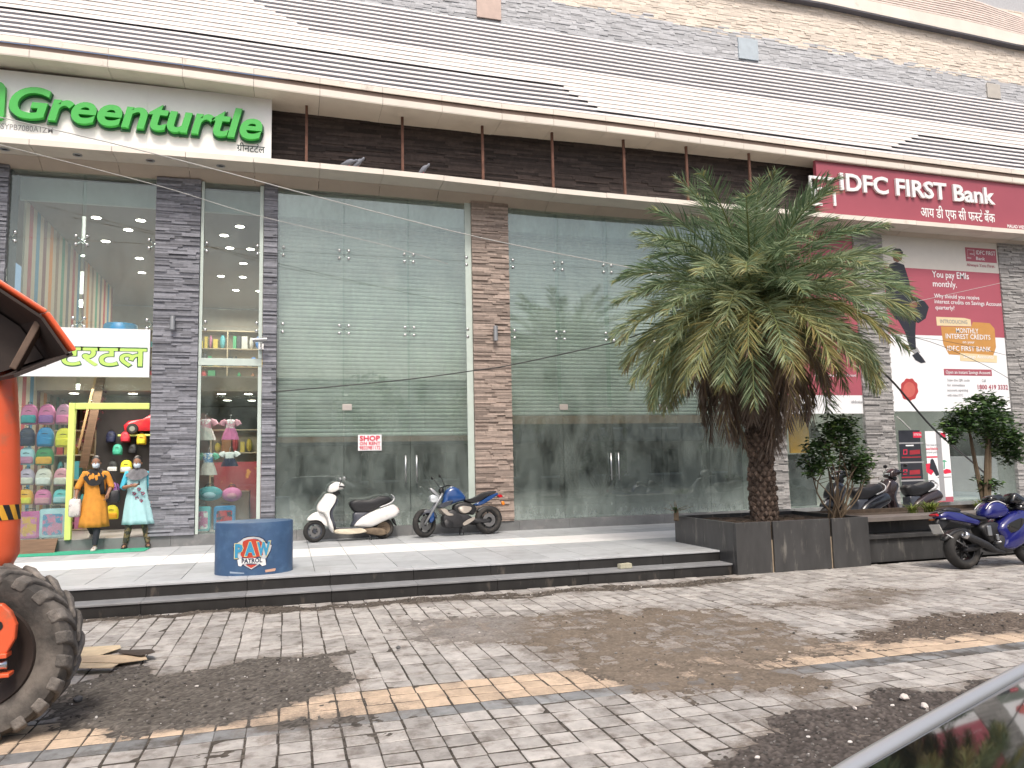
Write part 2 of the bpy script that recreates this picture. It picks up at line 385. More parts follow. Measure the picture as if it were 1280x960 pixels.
pav = MB()
def paver(x0,x1,y0,y1,mi):
    c = .005; z = random.uniform(-.0015,.002); sx, sy = random.uniform(-.0025,.0025), random.uniform(-.0025,.0025)
    j = [random.uniform(-.006,.006) for _ in range(4)]
    zt = lambda a,b: z + sx*a + sy*b
    b = [(x0+j[0],y0+j[1],-.05),(x1+j[2],y0+j[1],-.05),(x1+j[2],y1+j[3],-.05),(x0+j[0],y1+j[3],-.05)]
    m_ = [(p[0],p[1],zt(-1 if i in (0,3) else 1,-1 if i<2 else 1)-c) for i,p in enumerate(b)]
    t = [(p[0]+(c if i in (0,3) else -c),p[1]+(c if i<2 else -c),m_[i][2]+c) for i,p in enumerate(b)]
    pav.add(b+m_+t, [(0,1,5,4),(1,2,6,5),(2,3,7,6),(3,0,4,7),(4,5,9,8),(5,6,10,9),(6,7,11,10),(7,4,8,11),(8,9,10,11)], random.random(), mi)
PW = .215
for i in range(int((gx1-gx0)/PW)+1):
    x0 = gx0 + i*PW; rows = []; yy = 6.05; o1 = random.uniform(-.012,.012)
    while yy > .8: rows.append((yy-.215, yy)); yy -= .215
    rows += [(6.05,6.255),(6.255,6.46),(6.46,6.665)]
    yy = 6.665; ln = random.choice((.18,.36,.27)) if i % 2 else .36
    while yy < YF-.03:
        y1 = min(yy+ln+random.uniform(-.012,.012), YF-.004); rows.append((yy,y1)); yy = y1; ln = .36
    for (a,b) in rows:
        mi = 1 if 6.04 < a < 6.6 else (2 if 5.8 < a < 6.0 else 0)
        if b - a < .05: continue
        g, gy = random.uniform(.004,.0075), .009; o = o1 if a < 5.8 else 0
        paver(x0+g, x0+PW-g, a+gy+o, min(b-gy+o, YF-.004), mi)
po = pav.build('ground', [M_conc, M_tan, M_dkpav]); po['kind'] = 'structure'
pv = np.array(pav.v); dm, _ = ground_mask(pv[:,0][None], pv[:,1][None])
at = po.data.attributes.new('dust','FLOAT','POINT'); at.data.foreach_set('value', dm[0].astype(np.float32))
mb = MB(); mb.quad((-400,-400,-.06),(400,-400,-.06),(400,400,-.06),(-400,400,-.06)); tag(mb.build('road', pm('far_ground',(.16,.15,.14),.9,var=.2,scale=.4)), kind='structure')
# loose stones
st = MB(); cnt = 0
while cnt < 2600:
    i = random.randrange(len(zs)); j = random.randrange(zs.shape[1])
    if cover[i,j] < .35 or random.random() > cover[i,j]: continue
    x,y,z = xs[i,j],ys[i,j],zs[i,j]
    if dcol[i,j].mean() > .1 and random.random() < .85: continue
    s = random.choice([.004,.005,.006,.008,.008,.014]); cnt += 1
    st.ell((x,y,z+s*.3),(s*random.uniform(.7,1.5),s*random.uniform(.7,1.3),s*random.uniform(.5,.9)),6,4,random.random()**2*.45 if random.random()<.965 else .9)
tag(st.build('rubble', pm('loose_stones',(.16,.145,.13),.9,var=.3,scale=20,tone=.75,tonecol=(.42,.40,.38))), 'small loose stones scattered over the dirt patches', 'stones', kind='stuff')
for k,(px,py,s,lb) in enumerate([(1131,877,.045,'pale cream stone chip, largest one on the dark gravel near the black car roof'),
    (1156,888,.04,'pinkish stone chip on the dark gravel just right of the larger cream chip'),
    (1069,890,.022,'small pale stone chip on the dark gravel left of the larger cream chip'),
    (97,879,.045,'flat grey stone beside the tread of the big machine tyre'),
    (498,813,.03,'small dark stone lying alone on clean pavers before the tan band')]):
    p = G(px,py); m_ = MB(); rot = Matrix.Rotation(random.random()*3,3,'Z') @ Matrix.Rotation(.3,3,'X')
    m_.ell((0,0,0),(s,s*.7,s*.5),7,5,.5,rot=rot)
    m_.v = [(v[0]+random.uniform(-.15,.15)*s, v[1]+random.uniform(-.15,.15)*s, v[2]+random.uniform(-.1,.1)*s) for v in m_.v]
    o = m_.build('stone', pm('stone_chip_%s'%('dark' if k>2 else 'pale'), (.12,.12,.12) if k>2 else (.62,.56,.52), .9, var=.2, scale=30)); o.location = (p.x,p.y,.02+s*.3)
    tag(o, lb, 'stone', 'stone chips on the ground')

# ------------------------------------------------------------------ platform and steps
ZP = .34
XR, XL, YB = 6.87, -14.0, 16.74
mb = MB()
T = .6
x = XL
while x < 24:
    y = 11.72; k = 0
    rows = [11.72,12.32,12.95,13.68,14.35,15.02,15.6,16.2,16.735]
    if x > XR-.3: pass
    for a,b in zip(rows,rows[1:]):
        x1 = x+T; mi = 1 if 13.6 < a < 14.9 else 0
        mb.box(x+.004,x1-.004,a+.004,b-.004,ZP-.03,ZP+random.uniform(-.0008,.0008),None,mi)
    x += T
tag(mb.build('pavement', [M_tile, M_tilew]), kind='structure')
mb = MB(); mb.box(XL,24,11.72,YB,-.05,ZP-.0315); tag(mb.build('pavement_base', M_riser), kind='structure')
mb = MB(); y1 = 11.42
x = XL
while x < XR-.05:
    L = min(x+random.uniform(1.1,1.5), XR-.004)
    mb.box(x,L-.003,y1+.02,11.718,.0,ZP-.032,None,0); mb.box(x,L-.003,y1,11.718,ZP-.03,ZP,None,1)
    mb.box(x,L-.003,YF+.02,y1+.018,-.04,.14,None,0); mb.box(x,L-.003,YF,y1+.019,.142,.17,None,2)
    x = L
tag(mb.build('steps', [M_riser, M_tile, M_tread], bevel=.004, segs=1), kind='structure')

# ------------------------------------------------------------------ building
YG = 16.75
BL = empty('commercial_building', (7, 17, 0), world=True)
tag(BL, 'long commercial building with slatted sloping cladding, cream canopies and stone pillars', 'building')
def stone_face(mb, x0, x1, z0, z1, yf, depth=.08, hs=(.028,.055), ls=(.18,.55), jit=.02, mif=None):
    z = z0
    while z < z1 - .004:
        h = min(random.uniform(*hs), z1 - z); x = x0
        while x < x1 - .004:
            l = min(random.uniform(*ls), x1 - x)
            if x1 - x - l < .06: l = x1 - x
            y = yf + random.uniform(-jit, jit)
            mb.box(x, x+l-.002, y, yf+depth, z, z+h-.002, None, mif(x+l/2, z+h/2) if mif else None); x += l
        z += h
PILL = [(-6.4,-5.27,M_stgrey),(-2.62,-1.77,M_stgrey),(-.515,-.235,M_stgrey),(4.01,4.88,M_stbrown),(11.15,12.06,M_stlight),(14.48,15.42,M_stlight),(19.45,20.5,M_stlight)]
ZS = 7.86
for (a,b,m) in PILL:
    mb = MB(); stone_face(mb, a, b, ZP+.22, ZS, 16.66); o = mb.build('pillar', m, BL)
    mb = MB(); mb.box(a+.01,b-.01,16.742,17.3,ZP,ZS-.002); mb.build('pillar_core', m, o)
# plinth
mb = MB(); x = -7.0
while x < 21:
    L = min(x+1.2,21); mb.box(x,L-.003,16.70,17.3,ZP-.01,ZP+(.215)); x = L
mb.build('plinth', M_plinth, BL, bevel=.004, segs=1)
# slabs, recess wall and upper body
mb = MB(); mb.box(-7,23,16.9,28,8.0,8.3); mb.build('floor_slab', M_roomlit, BL)
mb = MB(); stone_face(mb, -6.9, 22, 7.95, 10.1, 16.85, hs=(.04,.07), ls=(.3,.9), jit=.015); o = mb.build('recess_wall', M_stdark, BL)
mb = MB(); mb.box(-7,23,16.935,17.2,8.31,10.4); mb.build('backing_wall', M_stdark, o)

# lower canopy
tl = [-.33,-.022,.038,.12,.203,.2845,.366,.444,.526,.8625,1.229]; rl = [.3945,.3962,.3952,.3945,.393,.3908,.3885,.3876,.387,.3848,.3845]
def yl(X): return 15.88 + .10*max(0,min(1,(X)/16))
def zl_top(X): return EYE + interp(X/yl(X), tl, rl)*yl(X)
tu = [-.30,-.2156,-.131,.1205,.29,.369,.4526,.534,.84,1.239]; ru = [.4968,.4955,.494,.4862,.4826,.4826,.4818,.4806,.4745,.4690]
def yu(X): return 15.85 + .42*max(0,min(1,(X+1)/13))
def zu(X): return EYE + interp(X/yu(X), tu, ru)*yu(X)
joints = [-6.9]+[P(px,py,15.9).x for px,py in ((37,172),(140,183),(232,190),(317,196),(400,208),(479,216),(555,223),(625,235.5),(696,240),(759,246),(821,252.7))]
while joints[-1] < 23: joints.append(joints[-1]+1.27)
fas, sof, lip = MB(), MB(), MB()
for a,b in zip(joints,joints[1:]):
    a2,b2 = a+.004,b-.004; ja, jb = random.uniform(-.004,.004), random.uniform(-.004,.004)
    A = [(X,yl(X),zl_top(X)+j) for X,j in ((a2,ja),(b2,jb))]
    def strip(mbx, prof, th=.02):
        # prof: list of (dy, dz) from fascia top edge; consecutive pairs make slabs
        for (d0,e0),(d1,e1) in zip(prof,prof[1:]):
            n = Vector((0,-(e1-e0),(d1-d0))).normalized()*th
            q = [Vector((A[i][0],A[i][1]+d,A[i][2]+e)) for i,(d,e) in ((0,(d0,e0)),(1,(d0,e0)),(1,(d1,e1)),(0,(d1,e1)))]
            mbx.hexa(q,[p+n for p in q])
    t_ = random.random()
    strip(fas, [(0,0),(0,-.115)], .03)
    strip(sof, [(.003,-.118),(.56,-.12)])
    strip(lip, [(.563,-.122),(.90,-.30)])
    fas.hexa([(A[0][0],A[0][1]+.032,A[0][2]),(A[1][0],A[1][1]+.032,A[1][2]),(A[1][0],16.86,A[1][2]),(A[0][0],16.86,A[0][2])],
             [(A[0][0],A[0][1]+.032,A[0][2]-.03),(A[1][0],A[1][1]+.032,A[1][2]-.03),(A[1][0],16.86,A[1][2]-.03),(A[0][0],16.86,A[0][2]-.03)])
cp = fas.build('canopy_fascia', M_fasc, BL); sof.build('soffit', M_panel, cp); lip.build('soffit_lip', M_panlip, cp)
mb = MB()
for px,py in ((6,184),(97,189),(188,198),(276,207)):
    p = P(px,py,16.2); z = zl_top(p.x)-.121; mb.lathe([(.085,0),(.085,-.012),(.06,-.014),(.055,.0)],(p.x,16.2,z),n=16); mb.lathe([(0,-.006),(.05,-.006)],(p.x,16.2,z),n=16,mi=1)
mb.build('recessed_downlight', [M_alu,M_black], cp, smooth=True)

# upper canopy : soffit, two fascia bands with a brown groove, then the slats
uj = [-6.9]+[P(px,py,yu(0)).x for px,py in ((37,70),(135,83),(228,95),(317,110),(400,121),(479,130),(554,140),(630,150),(696,156),(763,164),(826,172))]
while uj[-1] < 24: uj.append(uj[-1]+1.25)
f1,f2,gr,sf = MB(),MB(),MB(),MB()
for a,b in zip(uj,uj[1:]):
    a,b = a+.004,b-.004
    def row(mbx,d0,e0,d1,e1,th=.03):
        q = [Vector((X,yu(X)+d,zu(X)+e)) for X,d,e in ((a,d0,e0),(b,d0,e0),(b,d1,e1),(a,d1,e1))]
        n = Vector((0,-(e1-e0),(d1-d0))).normalized()*th; n = n if n.y > 0 or abs(n.z)>.5 else -n
        if abs(n.z) > .5 and n.z < 0: n = -n
        mbx.hexa(q,[p+n for p in q])
    row(sf,.004,-.001,1.05,-.001,.02); row(f1,0,0,0,.135); row(gr,.07,.135,.07,.255,.02); row(f2,.01,.258,.01,.375)
    row(f1,.031,.133,.09,.133,.002)
up_c = f1.build('upper_canopy_fascia', M_fasc, BL); gr.build('fascia_groove', M_groove, up_c); f2.build('fascia_band', M_fasc, up_c); sf.build('soffit', M_panel, up_c)

# slatted cladding
ZB, LEAN = .385, 1.35
rt = [.07,.37,.56,.91,1.26]; rtop = [.630,.626,.6225,.6215,.6185]
def clad(X, v):
    y0, z0 = yu(X)+.03, zu(X)+ZB; y1 = y0+LEAN; z1 = EYE + interp(X/y1, rt, rtop)*y1
    return Vector((X, y0+(y1-y0)*v, z0+(z1-z0)*v))
NS = 20
def find_x(px, py):
    best = None
    for X in np.arange(-6,20,.05):
        for v in np.linspace(0,1,41):
            c = clad(X,v); d = RW.T @ (np.array(c)-CAM); u,w = CX+F*d[0]/d[2], CY+F*d[1]/d[2]
            e = (u-px)**2+(w-py)**2
            if best is None or e < best[0]: best = (e,X,v)
    return best[1],best[2]
dg = [find_x(*p) for p in ((318,2),(400,45),(706,113),(747,137),(1115,186),(1156,168))]
XS = np.linspace(-7,23,31)
sl, gapm, crm = MB(),MB(),MB()
def cladstrip(mbx, x0, x1, v0, v1, off, th, tone=None, mi=None):
    xx = [x0]+[float(X) for X in XS if x0+.05 < X < x1-.05]+[x1]
    nrm = lambda X: (Vector((1,0,0)).cross(clad(X,1)-clad(X,0))).normalized()
    t_ = random.random() if tone is None else tone
    for a,b in zip(xx,xx[1:]):
        n = nrm(a); n = n if n.y < 0 else -n
        ja, jb = random.uniform(-.003,.003), random.uniform(-.003,.003)
        if tone is None: t_ = min(1,max(0,random.gauss(.5,.25)))
        q = [clad(a,v0)+n*(off+ja),clad(b,v0)+n*(off+jb),clad(b,v1)+n*(off+jb),clad(a,v1)+n*(off+ja)]
        mbx.hexa(q,[p+n*th for p in q],t_,mi)
cladstrip(gapm,-7,23,-.01,1.0,-.09,.03)
for i in range(NS):
    v = i/NS
    cladstrip(sl,-7,23,v+.002,v+.0245,.0,.010)
    vm = v+.025
    if i in (9,): ranges = [(-7,23)]
    elif vm > .5:   # upper dark zone starts on a stepped diagonal
        xd = interp(vm,[dg[1][1],max(dg[0][1],dg[1][1]+.05),1.0],[dg[1][0],dg[0][0],dg[0][0]-1.3]); ranges = [(-7,xd)]
    elif vm > .29: ranges = [(-7,23)]
    elif vm < .06: ranges = []
    else:
        ranges = [(interp(vm,[dg[3][1],dg[2][1]],[dg[3][0],dg[2][0]]), interp(vm,[dg[4][1],dg[5][1]],[dg[4][0],dg[5][0]]))]
    for (a,b) in ranges: cladstrip(crm,a,b,v+.0255,v+.0495,-.016,.012)
cl = sl.build('cladding_slats', M_slat, BL); gapm.build('cladding_backing', M_gap, cl); crm.build('cladding_infill', M_cream, cl)
# stone band above with cover panels, then the next slatted storey
mb = MB(); 
def bl(X): return clad(X,1)
zb = min(bl(X).z for X in XS)-.15; yst = max(bl(X).y for X in XS)+.25
zsplit = lambda X: EYE + interp(X/yst,[.3,.6,.9,1.25],[.672,.668,.661,.650])*yst
stone_face(mb,-7,24,zb,P(1130,22,yst).z+.9,yst,hs=(.035,.06),ls=(.14,.45),jit=.010,mif=lambda X,Z: 1 if Z > zsplit(X)+random.uniform(-.12,.12) else 0)
sb = mb.build('stone_band', [M_stup,M_stcream], BL)
mb = MB(); mb.box(-7,24,yst+.09,yst+.5,zb,P(1130,22,yst).z+3); mb.build('upper_wall', M_stup, BL)
for (a,b,c,d,m) in ((596,-8,627,24,pm('cover_pink',(.55,.42,.36),.5)),(923,46,949,75,pm('cover_blue',(.46,.53,.58),.5)),(1234,103,1252,123,pm('cover_beige',(.50,.47,.42),.5))):
    p, q = P(a,b,yst-.06), P(c,d,yst-.06); mb = MB(); mb.box(p.x,q.x,yst-.05,yst+.02,q.z-.02,p.z); mb.build('cover_panel', m, sb, bevel=.01)
mb = MB(); dk = MB(); pl = MB()
ybt = yst-.16
def u2(X,v):
    r0 = interp(X/ybt,[.84,1.26],[.742,.726]); r1 = interp(X/(ybt+1.0),[1.1,1.26],[.800,.773])
    a = Vector((X,ybt,EYE+r0*ybt)); b = Vector((X,ybt+.10,EYE+r1*(ybt+.10))); return a.lerp(b,v)
def s2(mbx,v0,v1,off,th):
    for a,b in zip(XS,XS[1:]):
        q = [u2(a,v0),u2(b,v0),u2(b,v1),u2(a,v1)]; q = [p+Vector((0,-off,0)) for p in q]; mbx.hexa(q,[p+Vector((0,-th,0)) for p in q])
s2(pl,.0,.34,.0,.05); s2(dk,.35,1,-.03,.012)
for i in range(10): s2(mb,.36+i*.064,.36+i*.064+.038,0,.04)
for a,b in zip(XS,XS[1:]): dk.hexa([u2(a,0)+Vector((0,-.04,-.045)),u2(b,0)+Vector((0,-.04,-.045)),u2(b,0)+Vector((0,.34,-.045)),u2(a,0)+Vector((0,.34,-.045))],[u2(a,0)+Vector((0,-.04,-.005)),u2(b,0)+Vector((0,-.04,-.005)),u2(b,0)+Vector((0,.34,-.005)),u2(a,0)+Vector((0,.34,-.005))])
o = pl.build('upper_cladding', M_fasc, BL); mb.build('cladding_slats', pm('pink_slat',(.76,.66,.60),.6,tone=.05), o); dk.build('shadow_gap', M_gap, o)
# posts in the recess
for px in (383,503,603,690,779,857,935):
    p = P(px,180,16.45); mb = MB(); mb.box(p.x-.028,p.x+.028,16.42,16.47,zl_top(p.x)+.002,zu(p.x)-.003); mb.build('rusty_post', M_rust, BL)

# ------------------------------------------------------------------ shopfront glazing
def pane(x0,x1,z0,z1,mb,y=YG): mb.box(x0+.004,x1-.004,y,y+.012,z0+.004,z1-.004)
ZJ = [ZP+.218,3.12,4.79,6.45,7.845]
def fitting(mb, x, z, lone=0):
    for sx in ((-1,1) if not lone else (lone,)):
        for sz in (-1,1):
            mb.lathe([(0,-.028),(.032,-.026),(.034,-.012),(.034,0)],(x+sx*.10,YG-.002,z+sz*.085),(0,1,0),n=10)
            mb.bar((x,YG+.07,z),(x+sx*.10,YG+.016,z+sz*.085),.02,.02)
def shopfront(name, x0, x1, xj, gl, zj=ZJ, skip=None, label=None):
    xx = [x0]+list(xj)+[x1]; mb = MB()
    for a,b in zip(xx,xx[1:]):
        for c,d in zip(zj,zj[1:]):
            if skip and skip(a,b,c,d): continue
            pane(a,b,c,d,mb)
    o = mb.build(name, gl, BL)
    if label: o['label'] = label
    for z in zj[2:-1]:
        for x,lone in [(x,0) for x in xj]+[(x0+.02,1),(x1-.02,-1)]:
            fm = MB(); fitting(fm,x,z,lone); fm.build('spider_fitting', M_steel, o, smooth=True)
    fn = MB()
    for x in xj:
        if not (skip and skip(x-.01,x+.01,zj[0],zj[1])): fn.box(x-.008,x+.008,YG+.03,YG+.25,zj[1],zj[-1])
        else: fn.box(x-.008,x+.008,YG+.03,YG+.25,zj[1]+.3,zj[-1])
    if xj: fn.build('glass_fin', G_clear, o)
    return o
def shutter(x0,x1,z0,z1,y,parent,barh=.12):
    mb = MB(); p = .088; z = z0
    while z < z1:
        t = min(1,max(0,random.gauss(.5,.22))); pr = [(0,0),(-.010,.012),(-.016,.035),(-.013,.062),(-.002,.076),(.006,.082),(0,p)]
        vs = []; s0, s1 = random.uniform(-.005,.005), random.uniform(-.005,.005); k0, k1 = random.uniform(-.003,.003), random.uniform(-.003,.003)
        for (dy,dz) in pr: e_ = 1 if 0 < dz < p else 0; vs += [(x0,y+dy+s0*e_,z+dz+k0*e_),(x1,y+dy+s1*e_,z+dz+k1*e_)]
        mb.add(vs,[(2*i,2*i+1,2*i+3,2*i+2) for i in range(len(pr)-1)],t); z += p
    mb.box(x0,x1,y+.02,y+.024,z0,z1)
    o = mb.build('shutter', M_shut, parent, smooth=False)
    mb = MB(); mb.box(x0,x1,y-.03,y+.03,z0-barh,z0-.002); mb.build('shutter_bar', M_shutbar, o)
    return o
C1 = shopfront('vacant_shopfront', -.235, 4.01, (1.156,2.574), G_dirty, label='wide dusty glazed front with the shutter part way down, between grey and brown pillars')
mb = MB(); mb.box(3.86,4.005,YG-.015,YG-.003,ZP+.22,7.84); mb.build('edge_trim', M_frame, C1)
shutter(-.2,4.0,2.50,7.25,17.35,C1)
D1 = shopfront('vacant_shopfront', 4.88, 11.15, (6.12,7.375,8.64,9.9), G_dirty, label='dusty glazed front with the shutter two thirds down, half hidden behind the palm')
shutter(4.9,11.13,2.95,7.2,17.35,D1,.2)
for o_,xs_ in ((C1,(1.22,)),(D1,(6.15,8.7))):
    for x in xs_: mb = MB(); mb.box(x-.1,x+.1,YG-.025,YG+.03,3.04,3.17); mb.build('patch_hinge', pm('patch_steel',(.55,.50,.46),.4,.5), o_, bevel=.004)
def rod(o_, x, z0, z1, m=M_steel):
    mb = MB(); mb.tube([(x,YG-.07,z0),(x,YG-.07,z1)],.016,8)
    for z in (z0+.12,z1-.12): mb.tube([(x,YG-.07,z),(x,YG-.001,z)],.01,6)
    mb.build('door_handle', m, o_, smooth=True)
pz0, pz1 = P(522,604,YG).z, P(522,569,YG).z
for x in (2.46,2.70): rod(C1,x,pz0,pz1)
pz0, pz1 = P(770,600,YG).z, P(770,566,YG).z
for x in (7.27,7.46): rod(D1,x,pz0,pz1)
# rooms behind the vacant fronts
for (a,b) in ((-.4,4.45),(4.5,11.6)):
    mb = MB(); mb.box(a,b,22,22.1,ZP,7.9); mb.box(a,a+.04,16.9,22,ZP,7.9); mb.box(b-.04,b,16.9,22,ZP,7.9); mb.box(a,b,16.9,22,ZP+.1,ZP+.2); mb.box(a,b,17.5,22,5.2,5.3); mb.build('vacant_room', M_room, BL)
    mb = MB(); mb.box(a+.1,b-.1,17.0,17.25,7.3,7.85); mb.box(a+.1,b-.1,17.26,17.8,7.25,7.9); mb.build('shutter_box', M_bulk, BL)
for (a,b,z0,z1) in ((.3,.9,.56,1.9),(3.0,3.7,.56,2.3),(5.6,6.6,.56,1.6),(9.2,10.4,.56,2.4)):
    pass
# ------------------------------------------------------------------ toy shop
A1 = shopfront('shop_glazing', -5.265, -2.625, (-3.98,), G_clear, skip=lambda a,b,c,d: a > -4.05 and c < 1, label='clear glazed shop front with an open doorway, under the green lettered board')
B1 = shopfront('shop_glazing', -1.765, -.52, (), G_clear, label='narrow clear glazed bay between two grey stone pillars')
mb = MB(); 
dl, dr, dt = -4.07, -2.64, P(140,504,16.70).z
mb.box(dl,dl+.11,16.64,16.76,ZP+.22,dt); mb.box(dl+.112,dr-.002,16.64,16.76,dt-.12,dt);
mb.build('door_frame', M_lime, A1, bevel=.008)
mb = MB(); za,zb_ = P(285,457,16.7).z,P(285,448,16.7).z; mb.box(-1.76,-.525,16.69,16.745,za,zb_)
mb.box(-1.762,-1.70,16.70,16.745,ZP+.22,za-.002); mb.box(-.60,-.523,16.70,16.745,ZP+.22,za-.002); mb.box(-1.762,-1.70,16.70,16.745,zb_+.002,7.84); mb.box(-.60,-.523,16.70,16.745,zb_+.002,7.84)
mb.build('window_frame', M_frame, B1, bevel=.006)
# shell of the room
zc = P(280,268,17.6).z; d_ = ray(280,386); yb = (zc-EYE)/(d_[2]/d_[1])
rm = MB(); rm.box(-7,-.3,17.5,yb,zc,zc+.1); o = rm.build('interior_ceiling', M_ceil, BL)
rm = MB(); rm.box(-7,-.3,yb,yb+.1,ZP,zc-.002); rm.box(-.36,-.3,17.3,yb-.002,ZP,zc-.002); rm.build('interior_wall', M_roomlit, BL)
rm = MB(); rm.box(-7,-.3,17.302,yb,ZP,ZP+.21); rm.box(-4.1,-2.62,16.72,17.3,ZP+.216,ZP+.22); rm.build('interior_floor', M_floor, BL)
rm = MB(); rm.box(-5.3,-.52,17.42,17.498,zc-.02,7.9); rm.build('bulkhead', M_bulk, BL)
zm = P(285,470,18.6).z; zm2 = P(285,489,18.6).z
rm = MB(); rm.box(-7,-.37,18.6,yb-.01,zm2,zm); rm.build('mezzanine', pm('mezzanine_face',(.42,.33,.25),.7,var=.08), BL)
cols = [(.62,.52,.40),(.45,.07,.08),(.62,.52,.40),(.10,.26,.42),(.60,.5,.38),(.22,.09,.09),(.62,.52,.40),(.70,.27,.06),(.60,.5,.38),(.30,.20,.14),(.62,.52,.40),(.10,.30,.20),(.6,.5,.38),(.16,.14,.15)]
rm = MB(); y = 17.52; mats_ = []; names_ = {}
for i in range(34):
    c = cols[i % len(cols)]
    if c not in names_: names_[c] = len(names_); mats_.append(pm('stripe_%d'%len(names_),c,.7,var=.05))
    rm.box(-5.24,-5.2,y,y+.24,ZP+.22,zc-.003,.5,names_[c]); y += .242
rm.build('striped_wall', mats_, BL)
# downlights
n = 0
pos = [(x,y,zc) for y,xs_ in ((18.4,(-4.1,-3.2,-1.1)),(19.2,(-3.6,-1.5)),(20.3,(-4.3,-3.1,-1.45,-.95)),(21.8,(-3.8,-2.8,-1.2)),(23.4,(-4.0,-1.9,-1.3)),(25.2,(-3.0,-1.6,-.9))) for x in xs_]
pos += [(x,y,zm2) for y in (19.2,21.0) for x in (-4.6,-3.4,-1.5,-.9)]
for (x,y,z) in pos:
    m_ = MB(); m_.lathe([(0,-.01),(.10,-.01)],(x,y,z-.004),n=14,mi=1); m_.lathe([(.10,0),(.125,-.012),(.10,-.014)],(x,y,z-.001),n=14)
    o = m_.build('ceiling_light', [M_white,M_lamp]); tag(o,'small round lit downlight in the toy shop ceiling seen through the glass','ceiling light','downlights in the toy shop')
def area(name,loc,size,energy,col=(1,.93,.84)):
    l = bpy.data.lights.new(name,'AREA'); l.energy = energy; l.size = size; l.color = col; o = bpy.data.objects.new(name,l); o.location = loc; COL.objects.link(o)
area('shop_lamp',(-3.2,19.0,zc-.15),2.2,35); area('shop_lamp_rear',(-2.5,24.5,zc-.15),3,110); area('shop_lamp_shelf',(-1.6,yb-1.6,zc-.3),1.2,60); area('shop_lamp_ground',(-3.6,17.7,3.6),1.2,55); area('shop_lamp_bay',(-1.1,17.7,3.4),.8,32)
# shelves with goods on the mezzanine and the ground floor
pal = [(.5,.04,.05),(.08,.2,.5),(.6,.45,.06),(.05,.3,.12),(.55,.2,.35),(.5,.48,.45),(.03,.03,.035),(.35,.15,.06),(.1,.4,.45)]
pmats = [pm('goods_%d'%i,c,.5,var=.1) for i,c in enumerate(pal)]
def shelf(x0,x1,y,z0,nsh,dz,label,depth=.4):
    r = empty('display_shelf',((x0+x1)/2,y,z0),world=True); tag(r,label,'shelf')
    m_ = MB()
    for k in range(nsh+1): m_.box(x0,x1,y,y+depth,z0+k*dz,z0+k*dz+.03)
    nb = max(1,int((x1-x0)/1.2))
    for k in range(nb+1): X = x0+(x1-x0)*k/nb; m_.box(X-.02,X+.02,y-.003,y+depth,z0+.032,z0+nsh*dz-.003)
    m_.box(x0,x1,y+depth+.002,y+depth+.03,z0,z0+nsh*dz); m_.build('shelf_frame', pm('shelf_wood',(.45,.36,.24),.6), r)
    g = MB()
    for k in range(nsh):
        X = x0+.06
        while X < x1-.15:
            w,h = random.uniform(.08,.24),random.uniform(.12,dz*.8); i = random.randrange(len(pal))
            if random.random() < .8:
                if random.random() < .5: g.box(X,X+w,y+.04,y+depth-.06,z0+k*dz+.032,z0+k*dz+.032+h,.5,i)
                else: g.ell((X+w/2,y+.16,z0+k*dz+.035+h/2),(w/2,.12,h/2),8,6,.5,i)
            X += w+random.uniform(.01,.06)
    g.build('toys', pmats, r)['kind'] = 'stuff'
shelf(-5.0,-.5,yb-.6,zm+.1,4,.62,'long shelf crowded with toys on the upper floor at the back of the shop')
shelf(-1.75,-.45,19.6,ZP+.22,4,.55,'toy shelf standing behind the narrow glazed bay')
shelf(-5.0,-4.15,19.3,ZP+.22,4,.55,'toy shelf behind the hanging school bags')
# display wall behind the doorway
m_ = MB(); m_.box(-4.12,-2.3,19.2,19.26,ZP+.22,3.55); tag(m_.build('display_board', pm('board_dark',(.05,.045,.045),.8)), 'dark pegboard wall inside the doorway behind the two women', 'display board')
m_ = MB(); m_.box(-3.62,-2.35,18.86,19.2,2.62,2.66); tag(m_.build('wall_shelf', M_lime, bevel=.004), 'lime green shelf carrying the red toy car inside the doorway', 'shelf')
# red toy car on that shelf
tc_ = empty('toy_car',(-3.0,18.98,2.66)); tag(tc_,'big red toy car with black wheels on the lime shelf inside the door','toy car')
m_ = MB(); m_.puff([(-.5,.08),(-.52,.2),(-.42,.30),(-.12,.34),(.05,.46),(.32,.46),(.48,.32),(.52,.1),(.4,.06)],.15,.85); m_.build('body', pm('toy_red',(.5,.02,.03),.25,coat=.4), tc_, auto=40)
for x in (-.32,.3):
    for s in (-1,1): w_ = MB(); w_.lathe([(0,-.04),(.1,-.04),(.12,-.02),(.12,.02),(.1,.04),(0,.04)],(x,s*.15,.12),(0,1,0),16); q_ = w_.build('wheel', M_black, tc_); w2 = MB(); w2.lathe([(0,0),(.06,0)],(x,s*.195,.12),(0,1,0),10); w2.build('rim', M_steel, q_)
# slanted timber and garland inside the door
m_ = MB(); m_.bar(P(104,585,18.4),P(127,470,18.4),.16,.05); o = m_.build('timber_beam', M_wood); tag(o,'leaning brown timber beam inside the doorway','beam')
m_ = MB(); m_.bar(P(98,560,18.1),P(122,462,18.1),.04,.04); tag(m_.build('bamboo_pole', pm('bamboo',(.42,.27,.13),.6)),'thin tan pole leaning next to the garland inside the doorway','pole')
m_ = MB()
for k in range(420):
    t = random.random(); p = P(104+32*t+random.gauss(0,4),562-105*t+random.gauss(0,5),18.75); s = random.uniform(.03,.06)
    a = Vector((random.gauss(0,1),random.gauss(0,1),random.gauss(0,1))).normalized()*s; b = Vector((random.gauss(0,1),random.gauss(0,1),random.gauss(0,1))).normalized()*s*.6
    m_.quad(p-a,p+b,p+a,p-b)
tag(m_.build('garland', pm('garland_leaves',(.16,.03,.04),.7,tone=.6)),'dark red leafy garland climbing the beam inside the doorway','garland')

